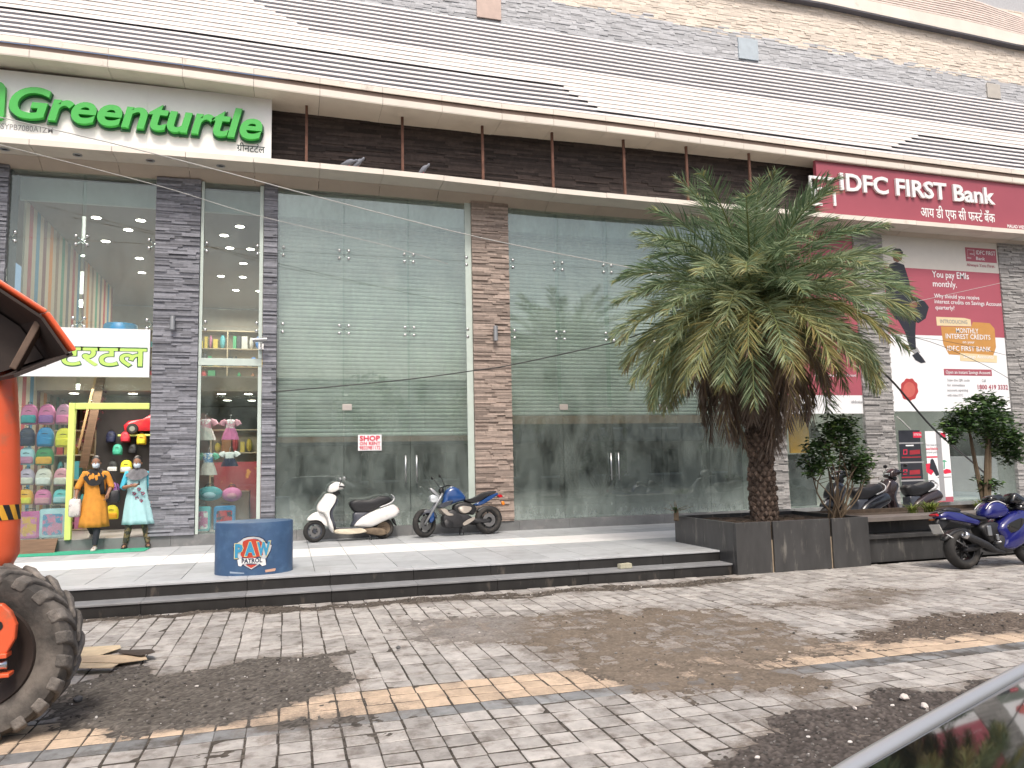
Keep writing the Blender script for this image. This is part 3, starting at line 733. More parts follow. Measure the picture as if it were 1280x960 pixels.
# ---- school bags and cases
def cm(name,c,**k): return pm('cloth_'+name,c,.6,var=.12,scale=14,**k)
CLR = dict(teal=(.04,.30,.34),pink=(.62,.16,.36),violet=(.26,.10,.34),navy=(.015,.02,.06),blue=(.02,.22,.48),yellow=(.70,.62,.03),sky=(.36,.56,.66),mauve=(.48,.22,.36),green=(.02,.22,.07),amber=(.72,.36,.02),lav=(.46,.38,.50),cream=(.64,.60,.56),rose=(.60,.26,.34),magenta=(.52,.05,.30),aqua=(.12,.48,.52),dark=(.03,.03,.035),red=(.55,.03,.05),white=(.72,.72,.72),mint=(.05,.36,.24),black=(.02,.02,.02))
def backpack(px,py,w,h,c1,c2,label,Y=17.1,group='school bags hanging in the toy shop window'):
    p = P(px,py,Y); r = empty('backpack',(p.x,p.y,p.z-h/2)); tag(r,label,'backpack',group)
    b = MB(); rings = []
    for (z,kx,ky) in ((0,.82,.8),(.04,.95,.95),(.35,1,1),(.62,.96,.9),(.84,.78,.72),(.96,.48,.5),(1,.2,.2)):
        rings.append([Vector((math.copysign(abs(math.cos(a))**.6,math.cos(a))*w/2*kx, math.copysign(abs(math.sin(a))**.6,math.sin(a))*.085*ky, z*h)) for a in [2*PI*i/16 for i in range(16)]])
    b.loft(rings); b.build('bag_body', cm(c1,CLR[c1]), r, auto=50)
    q = MB(); rings = []
    for (z,kx,d) in ((.06,.8,.02),(.1,.9,.05),(.34,.9,.055),(.42,.84,.05),(.46,.7,.02)):
        rings.append([Vector((math.cos(a)*w/2*kx*(1 if abs(math.cos(a))<.9 else .98), -.07-max(0,-math.sin(a))*d+max(0,math.sin(a))*.02, z*h)) for a in [2*PI*i/14 for i in range(14)]])
    q.loft(rings); q.build('front_pocket', cm(c2,CLR[c2]), r, auto=50)
    t = MB(); t.tube([(-.03,.01,h*.97),(-.03,0,h*1.1),(.03,0,h*1.1),(.03,.01,h*.97)],.008,6); t.tube([(-w*.3,-.06,h*.62),(0,-.083,h*.68),(w*.3,-.06,h*.62)],.006,5); t.build('handle', M_black, r)
B = backpack
B(37,518,.30,.40,'pink','teal','pink and teal school bag, leftmost of the top row behind the glass'); B(59,518,.30,.40,'pink','violet','pink and purple school bag in the middle of the top row'); B(80,518,.28,.40,'mauve','pink','all pink school bag in the top row nearest the lime door frame')
B(34,546,.28,.36,'navy','navy','navy school bag beside the orange machine'); B(57,546,.30,.38,'blue','blue','bright blue school bag hanging above the green flapped one'); B(80,547,.30,.38,'yellow','yellow','bright lemon yellow school bag beside the lime door frame')
B(34,570,.28,.34,'sky','mauve','pale blue school bag with a mauve lower half'); B(56,570,.32,.36,'green','amber','amber school bag with a dark green flap')
B(34,596,.27,.32,'lav','cream','lavender small school bag above the yellow animal one'); B(55,596,.29,.34,'cream','white','cream white small school bag in the middle of the window'); B(77,596,.27,.34,'rose','cream','rose pink small school bag with a cream pocket near the door frame')
B(32,621,.27,.30,'amber','yellow','round yellow small school bag beside the orange machine'); B(54,621,.29,.30,'pink','rose','round pink small school bag above the two cases'); B(76,620,.26,.27,'aqua','sky','turquoise small school bag beside the foot of the lime frame')
gdoor = 'bags hanging inside the toy shop doorway'
B(147,562,.20,.24,'mint','mint','green round sling bag on a long strap inside the doorway',18.8,gdoor); B(157,546,.20,.24,'red','red','red sling bag inside the doorway',18.9,gdoor); B(177,549,.20,.24,'amber','yellow','yellow sling bag high in the doorway near the grey pillar',18.8,gdoor)
B(141,583,.22,.24,'black','white','black small bag with a white panel above the women',18.8,gdoor); B(158,583,.24,.28,'yellow','white','yellow small bag with a white panel between the two women',18.8,gdoor); B(139,546,.20,.26,'navy','navy','dark navy sling bag left of the green one in the doorway',19.0,gdoor); B(166,561,.18,.22,'dark','dark','black sling bag right of the green one in the doorway',19.0,gdoor); B(143,612,.2,.3,'violet','mauve','violet school bag low between the two women',18.4,gdoor); B(140,640,.26,.3,'yellow','amber','yellow bag standing low between the two women',18.4,gdoor)
def case(px,py,w,h,c1,c2,c3,label,Y=17.15):
    p = P(px,py,Y); r = empty('suitcase',(p.x,p.y,ZP+.225)); tag(r,label,'suitcase','trolley cases standing in the toy shop window')
    b = MB(); b.loft([[Vector((x,y,z+h/2+.02)) for x,z in rrect(w*k,h*k2,.05)] for y,k,k2 in ((-.11,.92,.94),(-.09,1,1),(.09,1,1),(.11,.92,.94))]); b.build('shell', cm(c1,CLR[c1]), r, auto=40)
    f = MB(); f.loft([[Vector((x,y,z+h*.5)) for x,z in rrect(w*.72,h*.72,.04)] for y in (-.114,-.1)]); f.build('printed_panel', pm('print_%s_%s'%(c2,c3),CLR[c2],.5,var=.2,scale=9,col2=CLR[c3],c2scale=7,c2lo=.47,c2hi=.53), r)
    t = MB(); t.tube([(-.08,.06,h),(-.08,.06,h+.07),(.08,.06,h+.07),(.08,.06,h)],.01,6); t.build('handle', M_black, r)
    for s in (-1,1): k = MB(); k.lathe([(0,-.02),(.025,-.02),(.025,.02),(0,.02)],(s*w*.38,0,.025),(0,1,0),10); k.build('caster', M_black, r)
case(37,650,.42,.52,'magenta','amber','pink','magenta printed case beside the orange machine'); case(68,648,.48,.56,'sky','pink','blue','pale blue and pink printed case next to the door frame')
case(252,646,.36,.50,'aqua','pink','white','turquoise case with a pink and white print in the narrow window'); case(281,644,.42,.50,'blue','red','navy','blue case with a red print in the narrow window behind the blue drum')
# clothes on hangers, soft bags
def dress(px,py,w,h,c1,c2,label,sleeve=None,Y=17.2):
    p = P(px,py,Y); r = empty('hanging_dress',(p.x,p.y,p.z-h/2)); tag(r,label,'dress','children clothes hung in the narrow window')
    b = MB(); rings = []
    for (z,k,d) in ((1.0,.30,.03),(.95,.62,.05),(.78,.56,.07),(.55,.54,.07)):
        rings.append([Vector((math.cos(a)*w/2*k,math.sin(a)*d,z*h)) for a in [2*PI*i/16 for i in range(16)]])
    b.loft(rings); top = b.build('bodice', pm('dress_%s'%c1,CLR[c1],.8,var=.2,scale=16,col2=CLR['white'],c2scale=14,c2lo=.5,c2hi=.56), r, auto=60)
    b = MB(); rings = []
    for (z,k) in ((.56,.54),(.4,.72),(.18,.9),(0,1)):
        rings.append([Vector((math.cos(a)*w/2*k*(1+.05*math.sin(7*a)),math.sin(a)*.09*(1+.15*math.sin(7*a)),z*h)) for a in [2*PI*i/28 for i in range(28)]])
    b.loft(rings); b.build('skirt', pm('skirt_%s'%c2,CLR[c2],.8,var=.2,scale=16), r, auto=60)
    for s in (-1,1): b = MB(); b.tube([(s*w*.26,0,h*.93),(s*w*.42,0,h*.86),(s*w*.5,0,h*.72)],[.05,.06,.065],10); b.build('sleeve', cm(sleeve or c1,CLR[sleeve or c1]), r, auto=60)
    b = MB(); b.tube([(0,0,h),(0,0,h+.08),(.03,0,h+.11)],.006,5); b.build('hanger_hook', M_steel, r)
dress(257,537,.40,.44,'rose','cream','white and pink printed dress hanging on the left of the narrow window'); dress(288,537,.34,.42,'rose','pink','pink dress with a plain skirt hanging on the right of the narrow window')
dress(260,580,.36,.46,'blue','cream','blue top with green and yellow sleeves over cream shorts in the narrow window','mint'); dress(287,574,.34,.30,'white','navy','short white tee hanging above the dark bench in the narrow window')
for (px,py,c1,c2,w,lb) in ((262,617,'teal','sky',.52,'large teal bag lying on the cases in the narrow window'),(290,618,'pink','rose',.4,'pink padded bag lying on the right case in the narrow window')):
    p = P(px,py,17.25); r = empty('duffel_bag',p); tag(r,lb,'bag'); b = MB(); b.ell((0,0,0),(w/2,.14,.15),16,10); b.build('bag_body',cm(c1,CLR[c1]),r,smooth=True); b = MB(); b.ell((0,-.07,-.02),(w*.3,.09,.08),14,8); b.build('front_pocket',cm(c2,CLR[c2]),r,smooth=True); b = MB(); b.tube([(-w*.25,0,.1),(-w*.1,0,.2),(w*.1,0,.2),(w*.25,0,.1)],.012,6); b.build('handle',M_black,r)
m_ = MB(); p = P(288,625,18.2); m_.box(p.x-.5,p.x+.4,18.0,18.6,ZP+.22,1.35); tag(m_.build('counter', pm('counter_wood',(.16,.08,.05),.5), bevel=.01),'brown counter inside the narrow glazed bay','counter')
m_ = MB(); p = P(270,590,18.9); m_.box(-1.6,-.5,18.8,18.86,.7,2.0); tag(m_.build('partition_screen', pm('panel_red',(.30,.03,.04),.6,col2=(.6,.25,.06),c2scale=2.5,c2lo=.6,c2hi=.64)),'dark red panel behind the clothes in the narrow bay','partition')
# blue drum base in the upper window (display figure left out)
p = P(151,405,17.05); mb = MB(); mb.lathe([(0,0),(.33,0),(.33,.02),(.31,.16),(.29,.18),(0,.18)],(p.x,17.05,4.64),n=28); o = mb.build('display_drum', pm('blue_drum',(.03,.22,.42),.4), auto=40); tag(o,'low round blue display drum in the upper shop window','drum')

# ------------------------------------------------------------------ signs
Ys = 16.35
def prj_text(name, gf, pl, pr, ht, Y, ext, mat, parent, capref=None, bend=None, shift=0):
    a, b = P(*pl,Y), P(*pr,Y); h = P(pl[0],pl[1]-ht,Y).z - a.z
    return place_text(name, gf, a.x, b.x, a.z, h, Y-shift, ext, mat, parent, capref, bend)
a = P(339,197,Ys); zt = zu(-1)-.006
GS = empty('shop_sign',(a.x-3,Ys,zl_top(-2)),world=True); tag(GS,'long white board with large green letters over the toy shop','sign')
mb = MB(); mb.box(-6.9,a.x-2.4,Ys,Ys+.12,zl_top(-1)+.003,zt); mb.box(a.x-2.397,a.x,Ys,Ys+.12,zl_top(-1)+.003,zt); mb.build('sign_board', M_white, GS)
gf = lambda b,e: glyphs('Greenturtle',b,.22,e,6)
def wide(gfx):  # tighten letter shapes
    return gfx
o = prj_text('lettering', wide(gf(.024,.05)), (14,148.5), (328,177), 37, Ys, .10, M_green, GS, shift=.06)
prj_text('letter_edge', wide(gf(.045,.05)), (11,149.5), (330,178.2), 38, Ys, .055, M_dgreen, GS, shift=.004)
prj_text('small_lettering', glyphs('GSYPB7080A1ZM',.008), (-6,160.5), (66,164.5), 7.0, Ys, .0, M_greypr, GS, shift=.004)
mb = MB(); p0 = P(-22,150,Ys); p1 = P(1,105,Ys); mb.loft([[Vector((x,y,z)) for x,z in rrect(.5,p1.z-p0.z,.12,4,(p0.x+p1.x)/2,(p0.z+p1.z)/2)] for y in (Ys-.1,Ys-.004)]); mb.build('emblem', M_green, GS)
# hindi name, composed glyph by glyph
def barglyph(x0,y0,x1,y1,w):
    d = Vector((x1-x0,y1-y0)).normalized(); n = Vector((-d.y,d.x))*w/2
    return np.array([(x0+n.x,y0+n.y,0),(x1+n.x,y1+n.y,0),(x1-n.x,y1-n.y,0),(x0-n.x,y0-n.y,0)]), [[0,1,2,3]]
def arcglyph(cx,cy,r,a0,a1,w,n=8):
    v = []; f = []
    for i in range(n+1):
        a = R_(a0+(a1-a0)*i/n); v += [(cx+(r-w/2)*math.cos(a),cy+(r-w/2)*math.sin(a),0),(cx+(r+w/2)*math.cos(a),cy+(r+w/2)*math.sin(a),0)]
    for i in range(n): f.append([2*i,2*i+1,2*i+3,2*i+2])
    return np.array(v), f
def wid(s): return glyphs(s)[0][:,0].max()
def deva_gtt(bold=0, ext=0):
    v,f = glyphs('गीनटटल',bold,0,ext); gw = wid('ग'); x4 = wid('गीनट')
    return joinm([(v,f,0),(*barglyph(gw*.22,.02,gw*.74,.22,.075),0),(*arcglyph(x4+.33,.74,.12,-90,100,.07),0)])
prj_text('hindi_lettering', deva_gtt(.012), (296,188.5), (331,191.5), 7.5, Ys, 0, M_ink, GS, capref=.62, shift=.004)
# lower fascia board over the door
p0, p1 = P(14,470,16.66), P(188,412,16.66)
HS = empty('shop_sign',(p0.x+1,16.66,p0.z),world=True); tag(HS,'white board with lime green Hindi lettering above the toy shop door','sign')
mb = MB(); mb.box(-5.25,p1.x,16.655,16.74,p0.z,p1.z); mb.build('sign_board', M_paper, HS, bevel=.004, segs=1)
def deva2(bold,ext): 
    v,f = glyphs('गीन टरटल',bold,0,ext); gw = wid('ग')
    return joinm([(v,f,0),(*barglyph(gw*.22,.02,gw*.74,.22,.09),0)])
prj_text('lettering', deva2(.014,.0), (-14,455), (183,458), 22, 16.655, .0, M_limetx, HS, capref=.62, shift=.011)
prj_text('letter_edge', deva2(.036,.0), (-15,455.6), (184,458.6), 23.4, 16.655, .0, M_dgreen, HS, capref=.62, shift=.005)

# bank board
pb = P(1024,206,Ys); BSg = empty('bank_sign',(14,Ys,zl_top(14)),world=True); tag(BSg,'long maroon board with white bank lettering behind the palm crown','sign')
mb = MB(); xb0 = P(1022,240,Ys).x
mb.box(xb0,23,Ys,Ys+.12,zl_top(14)+.006,min(zu(xb0),zu(20))-.01); mb.build('sign_board', M_maroon, BSg)
mb = MB(); mb.box(xb0,23,Ys+.02,Ys+.10,min(zu(xb0),zu(20))-.008,zu(xb0)-.012); mb.build('board_top', M_maroon, BSg)
prj_text('lettering', glyphs('IDFC FIRST Bank',.022,0,.05), (1049,238), (1242,258.5), 20.5, Ys, .06, M_white, BSg, shift=.01)
def deva_bank(bold=.012):
    v1,f1_ = glyphs('आय डी एफ सी फ',bold); x = wid('आय डी एफ सी फ')+.0
    sv,sf_ = glyphs('स',bold); sw = sv[:,0].max(); sv,sf_ = clip_right(sv,sf_,sw*.68)
    v3,f3 = glyphs('ट',bold); v4,f4 = glyphs('बँक',bold); xt = x+sw*.66
    tw = v3[:,0].max()
    return joinm([(v1,f1_,0),(sv,sf_,x),(v3,f3,xt),(*arcglyph(xt+tw*.62,.74,.12,-90,110,.07),0),(v4,f4,xt+tw+.22)])
prj_text('hindi_lettering', deva_bank(), (1151,270.5), (1244,278), 10.5, Ys, 0, M_white, BSg, capref=.62, shift=.008)
prj_text('small_lettering', glyphs('MALAD WEST BRANCH',.02), (1259,284.5), (1300,288), 4, Ys, 0, M_white, BSg, shift=.006)
mb = MB()
def fr(a,b,c,d,Y,t=.05):
    p,q = P(a,b,Y),P(c,d,Y); x0,x1,z0,z1 = p.x,q.x,q.z,p.z
    mb.box(x0,x1,Y-.05,Y-.005,z1-t,z1); mb.box(x0,x0+t,Y-.05,Y-.005,z0+.0,z1-t-.001); mb.box(x0,x0+(x1-x0)*.45,Y-.05,Y-.005,z0-t,z0-.001); mb.box(x1-t,x1,Y-.05,Y-.005,z0-.04,z0+(z1-z0)*.45); mb.box(x0+t*2,x1-t*2,Y-.05,Y-.005,z0+(z1-z0)*.5,z0+(z1-z0)*.5+t); mb.box(x0+t*2,x0+t*3,Y-.05,Y-.005,z0+.08,z0+(z1-z0)*.5-.002)
fr(1010,220,1044,256,Ys,.07); mb.build('emblem', M_white, BSg)

# ------------------------------------------------------------------ bank fronts
E1 = shopfront('bank_glazing', 12.06, 14.48, (13.3,), G_clear, label='glazed bank bay between two pale stone pillars, behind the palm trunk')
F1 = shopfront('bank_glazing', 15.42, 19.45, (16.75,18.1), G_clear, label='wide glazed bank bay under the big printed poster')
rm = MB(); rm.box(12,22,21.5,21.6,ZP,7.8); rm.box(12,12.04,17.3,21.5,ZP,7.8); rm.build('bank_wall', pm('bank_wall',(.55,.55,.50),.7,var=.05), BL)
rm = MB(); rm.box(12.05,22,17.3,21.49,ZP+.1,ZP+.21); rm.build('bank_floor', M_floor, BL); rm = MB(); rm.box(12.05,22,17.3,21.49,4.6,4.75); rm.build('bank_ceiling', M_ceil, BL)
area('bank_lamp',(13.6,18.8,4.4),1.6,55,(1,.97,.9)); area('bank_lamp_right',(18.2,19.2,4.4),1.6,45,(1,.97,.9))
m_ = MB(); p,q = P(985,514,17.4),P(1012,566,17.4); m_.box(p.x,q.x,17.38,17.44,q.z,p.z); tag(m_.build('yellow_panel', pm('amber_panel',(.70,.33,.02),.5)),'amber yellow panel inside the bank beside the palm trunk','panel')
m_ = MB(); p,q = P(985,568,17.5),P(1022,650,17.5); m_.box(p.x,q.x,17.48,17.52,ZP+.2,p.z); tag(m_.build('dark_door', M_blackg),'dark door leaf inside the bank bay behind the palm','door')
m_ = MB(); p = P(1017,540,18.5); m_.loft([[Vector((p.x+k*.2,18.5+dy,p.z-.18)) for k,dy in ((-1,-.1),(1,-.1),(1,.1),(-1,.1))],[Vector((p.x+k*.02,18.5+dy,p.z+.32)) for k,dy in ((-1,-.01),(1,-.01),(1,.01),(-1,.01))]]); tag(m_.build('pendant_lamp', M_black),'dark cone shaped hanging lamp inside the bank','lamp')
class Poster:
    def __init__(s, name, label, Y, cat='poster'):
        s.Y = Y; s.r = empty(name,(0,Y,0),world=True); tag(s.r,label,cat); s.k = 0
    def base(s, a, b, mat, name='sheet'):
        p,q = P(*a,s.Y),P(*b,s.Y); s.r.location = ((p.x+q.x)/2,s.Y,q.z); mb = MB(); mb.box(p.x,q.x,s.Y,s.Y+.01,q.z,p.z); s.box = (p.x,q.x,q.z,p.z); return mb.build(name,mat,s.r)
    def poly(s, pts, mat, name='print_field', lv=1):
        q = [P(a,b,s.Y) for a,b in pts]; mb = MB(); mb.loft([[Vector((v.x,s.Y-.0016*lv,v.z)) for v in q],[Vector((v.x,s.Y-.0016*lv+.0012,v.z)) for v in q]]); return mb.build(name,mat,s.r)
    def rect(s, a, b, mat, name='print_field', lv=1):   # true rectangle on the sheet
        p,q = P(*a,s.Y),P(*b,s.Y); mb = MB(); mb.box(p.x,q.x,s.Y-.0016*lv,s.Y-.0016*lv+.0012,q.z,p.z); return mb.build(name,mat,s.r)
    def text(s, t, pl, pr, ht, mat, lv=6, bold=.008): return prj_text('lettering',glyphs(t,bold,0,0,2),pl,pr,ht,s.Y,0,mat,s.r,shift=.0016*lv)
pz = Poster('bank_poster','huge maroon and white printed poster with a suited man on the bank glass',16.70)
x0,x1 = 15.43,19.44; z0 = P(1190,514,16.7).z
mb = MB(); mb.box(x0,x1,16.70,16.71,z0,7.84); pz.r.location = (17.4,16.7,z0); mb.build('sheet', M_paper, pz.r)
zt_,zb2 = P(1185,338,16.7).z, P(1185,420,16.7).z
mb = MB(); mb.box(x0,x1,16.6984,16.6996,zb2,zt_); mb.build('print_field', M_maroon2, pz.r)
mb = MB(); mb.box(x0,x1,16.6984,16.6996,zt_+.001,7.84); mb.build('top_field', pm('print_putty',(.60,.57,.52),.5,var=.03), pz.r)
pz.rect((1206,309),(1246,329),M_maroon2,lv=2); pz.text('IDFC FIRST',(1220,318),(1244,320),5,M_paper); pz.text('Bank',(1220,325),(1231,326),4,M_paper)
mb = MB(); 
for (a,b,c,d) in ((1209,312,1218,313),(1209,312,1210,323),(1209,322,1214,323),(1217,312,1218,320),(1212,317,1217,318)):
    p,q = P(a,b,16.695),P(c,d,16.695); mb.box(p.x,q.x,16.692,16.694,q.z,p.z)
mb.build('print_logo', M_paper, pz.r)
pz.text('Always You First',(1208,332.5),(1243,335),3.6,M_maroon2)
pz.text('You pay EMIs',(1165,346.5),(1211,350),8,M_paper); pz.text('monthly.',(1166,358),(1196,361),7.5,M_paper)
pz.text('Why should you receive',(1167.5,372),(1224,375.5),5,M_paper); pz.text('interest credits on Savings Account',(1168,379),(1252,384.5),5,M_paper); pz.text('quarterly?',(1169,386.5),(1193,388.3),5,M_paper)
pz.poly([(1170,396),(1205,397.5),(1213,399.5),(1214,408),(1171,407)],M_goldl,'caption_tag',3); pz.text('INTRODUCING',(1175,403.8),(1209,405.3),4.6,M_greypr)
pz.poly([(1176,408),(1214,408.5),(1216,402.5),(1237,404),(1243,411),(1245,434),(1241,446),(1186,443),(1179,430)],M_gold,'offer_badge',2)
pz.text('MONTHLY',(1195,416),(1223,418),6,M_paper); pz.text('INTEREST CREDITS',(1182,423),(1238,426.5),6,M_paper); pz.text('on your',(1203,429),(1218,430),3.4,M_paper); pz.text('IDFC FIRST BANK',(1184,438.2),(1239,441.5),6,M_paper)
pz.poly([(1200,441),(1246,444.5),(1246,453.5),(1200,451)],M_goldl,'caption_tag',4); pz.text('Savings Accounts',(1204,447.4),(1242,449.8),4.2,M_paper)
pz.rect((1179.5,461),(1240,470),M_maroon2,'caption_bar',2); pz.text('Open an instant Savings Account',(1182,467),(1238,469.3),4,M_paper)
for k,t in enumerate(('Scan the QR code','for immediate','account opening','with video KYC')): pz.text(t,(1184,476.5+k*6.3),(1184+(28,22,26,20)[k],477.5+k*6.3),3.2,M_greypr)
pz.text('Call',(1227,477.5),(1232,477.8),3.5,M_greypr); pz.text('1800 419 3332',(1222,486.5),(1260,488.2),5.6,M_maroon2,bold=.02)
cx_,cz_ = 1136.5,487.0
pz.poly([(cx_+11*math.cos(a)*(1+.05*math.sin(9*a)),cz_+14*math.sin(a)*(1+.05*math.sin(9*a))) for a in [2*PI*i/40 for i in range(40)]],pm('seal_red',(.42,.05,.05),.5),'wax_seal',2)
pz.poly([(cx_+7.5*math.cos(a),cz_+9.5*math.sin(a)) for a in [2*PI*i/28 for i in range(28)]],pm('seal_red_light',(.52,.12,.10),.5),'seal_centre',3)
# the printed man in a dark suit
pz.poly([(1116,312),(1121,311.5),(1126,313),(1128,318),(1127,325),(1122,328),(1117,326),(1115,319)],M_skinp,'print_head',3); pz.poly([(1115,318),(1115.5,313),(1119,310.5),(1125,311),(1128.5,315),(1128,320),(1126,316),(1118,315.5)],M_suit,'print_hair',4)
pz.poly([(1112,330),(1120,327.5),(1130,331),(1136,350),(1140,372),(1143,382),(1139,395),(1120,400),(1108,380),(1106,345)],M_suit,'print_jacket',2)
pz.poly([(1136,372),(1143,370),(1156,377),(1161,384),(1157,398),(1148,404),(1143,402),(1139,392)],M_suit,'print_sleeve',3); pz.poly([(1136,380),(1141,376),(1147,378),(1146,384),(1139,386)],M_skinp,'print_hand',4)
pz.poly([(1120,396),(1145,396),(1144,420),(1145,436),(1138,438),(1131,415)],M_suit,'print_trousers',3); pz.poly([(1139,436),(1146,434),(1150,441),(1144,444)],M_greypr,'print_sock',3); pz.poly([(1140,444),(1147,440),(1153,447),(1157,453),(1151,454),(1144,450)],M_suit,'print_shoe',4)
# small poster of the left bank bay
pl_ = Poster('bank_poster','maroon poster with a white lower strip behind the palm trunk',16.70)
zq = P(1040,517,16.7).z; mb = MB(); mb.box(12.08,14.47,16.70,16.71,zq,7.84); pl_.r.location = (13.3,16.7,zq); mb.build('sheet', M_paper, pl_.r)
mb = MB(); mb.box(12.08,14.47,16.6984,16.6996,P(1050,494,16.7).z,7.84); mb.build('print_field', M_maroon2, pl_.r)
pl_.text('Zero fee banking on Savings Account',(1018,470),(1070,471),3.2,M_paper); pl_.text('For all new',(1003,502),(1022,501.5),3.6,M_greypr); pl_.text('Terms and',(1035,503),(1045,503),3.4,M_greypr); pl_.text('conditions apply',(1035,507),(1049,507),3,M_greypr); pl_.text('idfcfirstbank',(1064,504),(1080,504.5),3.6,M_greypr)
# boards standing at the right bank window
yq = 16.62
d1 = Poster('standing_board','black standing board with red print against the bank glass',yq,'board'); o = d1.base((1123,538),(1155,612),M_suit)
d1.rect((1141,540),(1152,547),M_redink,lv=2); d1.text('IDFC FIRST Bank',(1142,544.5),(1151.5,544.7),2.6,M_paper); d1.rect((1123.5,553.2),(1154,554.4),M_greypr,lv=2); d1.rect((1124,577.5),(1155,578.4),M_greypr,lv=2); d1.rect((1126,600),(1156,601),M_greypr,lv=2)
for y in (562,587):
    d1.poly([(1129,y),(1134,y-.3),(1134,y+6),(1129,y+6.3)],M_redink,lv=2); d1.poly([(1130,y+1),(1133,y+.8),(1133,y+5),(1130,y+5.2)],M_suit,lv=3); d1.poly([(1137,y+1),(1150,y),(1150,y+5.5),(1137,y+6.5)],pm('dull_red',(.3,.02,.03),.5),lv=2); d1.rect((1127,y+9),(1151,y+10),pm('dull_red2',(.3,.02,.03),.5),lv=2)
d1.rect((1132,556.2),(1142,557.6),M_paper,lv=2)
d2 = Poster('standing_board','white standing board with a red hand and a dark figure, against the bank glass',yq-.03,'board'); d2.base((1156,539),(1192,627),M_paper)
d2.rect((1171,541),(1182,546.5),M_redink,lv=2); d2.text('Your most trusted',(1157,557.5),(1175,558),3,M_greypr); d2.text('worldwide',(1157,562.5),(1172,562.8),3.4,M_redink); d2.text('travel partner',(1158,566.5),(1176,567),2.6,M_greypr); d2.rect((1158,570.5),(1174,572),M_redink,lv=2)
d2.poly([(1163,575),(1165,573),(1167,575),(1170,582),(1174,594),(1170,595),(1166,588),(1162,586)],M_suit,lv=3); d2.poly([(1157,580),(1162,579),(1168,588),(1164,594),(1158,590)],M_redink,lv=2)
d2.poly([(1177,589),(1183,586),(1188,587),(1189,591),(1181,592.5)],M_redink,lv=2); d2.poly([(1176,577),(1180,574.5),(1184,577),(1181,577.5),(1181,586),(1179.4,586),(1179.4,577.5)],pm('print_green',(.1,.35,.22),.5),lv=2)
for k in range(4): d2.rect((1160,600+k*4),(1168+3*(k%2),600.8+k*4),M_greypr,lv=2)
d2.rect((1172,596),(1189,597),M_greypr,lv=2); d2.rect((1158,622),(1192,627),M_maroon2,lv=2); d2.rect((1175.4,540),(1175.9,626),M_greypr,lv=4)
# shop-to-let notice stuck on the vacant glass
ln = Poster('rent_notice','small white notice with red letters on the dusty glass above the white scooter',16.735,'notice'); ln.base((447.5,543.5),(477,563),M_paper)
ln.text('SHOP',(449.5,551),(475,552),6.0,M_redink,bold=.03); ln.text('ON RENT',(449.5,556.3),(475.5,557.3),3.8,M_redink,bold=.02); ln.text('9833981172',(449.3,562),(475.5,563),4.4,M_redink,bold=.012)

# ------------------------------------------------------------------ wall lights, camera, pigeons, cables
for px,py,yy,h,lb in ((216,404,16.60,.28,'grey cylinder wall light on the grey stone pillar beside the shop door'),(619,417,16.60,.34,'grey cylinder wall light on the brown stone pillar')):
    p = P(px,py,yy); r = empty('wall_light',(p.x,16.66,p.z)); tag(r,lb,'wall light','cylinder wall lights on the pillars')
    m_ = MB(); m_.lathe([(.0,-h/2),(.05,-h/2),(.05,h/2),(0,h/2)],(0,-.1,0),n=16); m_.build('lamp_body', M_alu, r, auto=40); m_ = MB(); m_.box(-.03,.03,-.055,.0,-.06,.06); m_.build('bracket', M_alu, r)
p = P(326,425,16.4); r = empty('security_camera',(p.x,16.66,p.z)); tag(r,'white bullet security camera on the thin pillar beside the narrow window','camera')
m_ = MB(); m_.tube([(-.16,-.22,0),(.12,-.22,.02)],.045,12); m_.build('housing', M_alu, r, auto=40); m_ = MB(); m_.tube([(.0,-.22,-.04),(.0,-.1,-.09),(.0,0,-.1)],.018,8); m_.box(-.05,.05,-.03,0,-.16,-.04); m_.build('bracket', M_white, r)
for k,(px,py,tr,lb) in enumerate(((436,203,1,'grey pigeon bending forward on the canopy edge, leftmost of three'),(447,207,0,'grey pigeon perched upright on the canopy edge close to the bending one'),(529,213,0,'grey pigeon perched alone on the canopy edge right of a rusty post'))):
    p = P(px,py,15.98); z = zl_top(p.x); r = empty('pigeon',(p.x,15.99,z),random.uniform(-.5,.5)); tag(r,lb,'pigeon','pigeons on the canopy')
    m_ = MB(); t = .25 if tr else .75
    rings = []; 
    for s,rr in ((-.17,.012),(-.10,.035),(-.04,.062),(.02,.07),(.07,.055),(.10,.034),(.125,.032),(.15,.036),(.17,.03),(.185,.008)):
        a = t if s < .09 else t*.6+.2; c = Vector((s*math.cos(t)*(1), -s*.3, .115+s*math.sin(t)))
        rings.append([c+Vector((math.cos(u)*rr*-.35*math.sin(t), math.sin(u)*rr, math.cos(u)*rr)) for u in [2*PI*i/10 for i in range(10)]])
    m_.loft(rings); m_.build('body', pm('pigeon_grey',(.16,.17,.20),.7,var=.3,scale=20), r, smooth=True)
    for s in (-1,1): l = MB(); l.tube([(0,s*.025,.07),(.01,s*.025,.0)],.006,5); l.build('leg', M_redink, r)
def cable(name,pts,r,mat,label):
    m_ = MB(); q = [P(a,b,Y) for a,b,Y in pts]; out = []
    for i in range(len(q)-1):
        p0_,p1_,p2_,p3_ = q[max(i-1,0)],q[i],q[i+1],q[min(i+2,len(q)-1)]
        for k in range(6):
            t = k/6; out.append(.5*((2*p1_)+(p2_-p0_)*t+(2*p0_-5*p1_+4*p2_-p3_)*t*t+(3*p1_-p0_-3*p2_+p3_)*t**3))
    out.append(q[-1]); m_.tube(out,r,6); tag(m_.build(name,mat,smooth=True),label,'cable')
M_wl = pm('pale_cable',(.42,.42,.40),.6); M_wd = pm('dark_cable',(.03,.03,.03),.6)
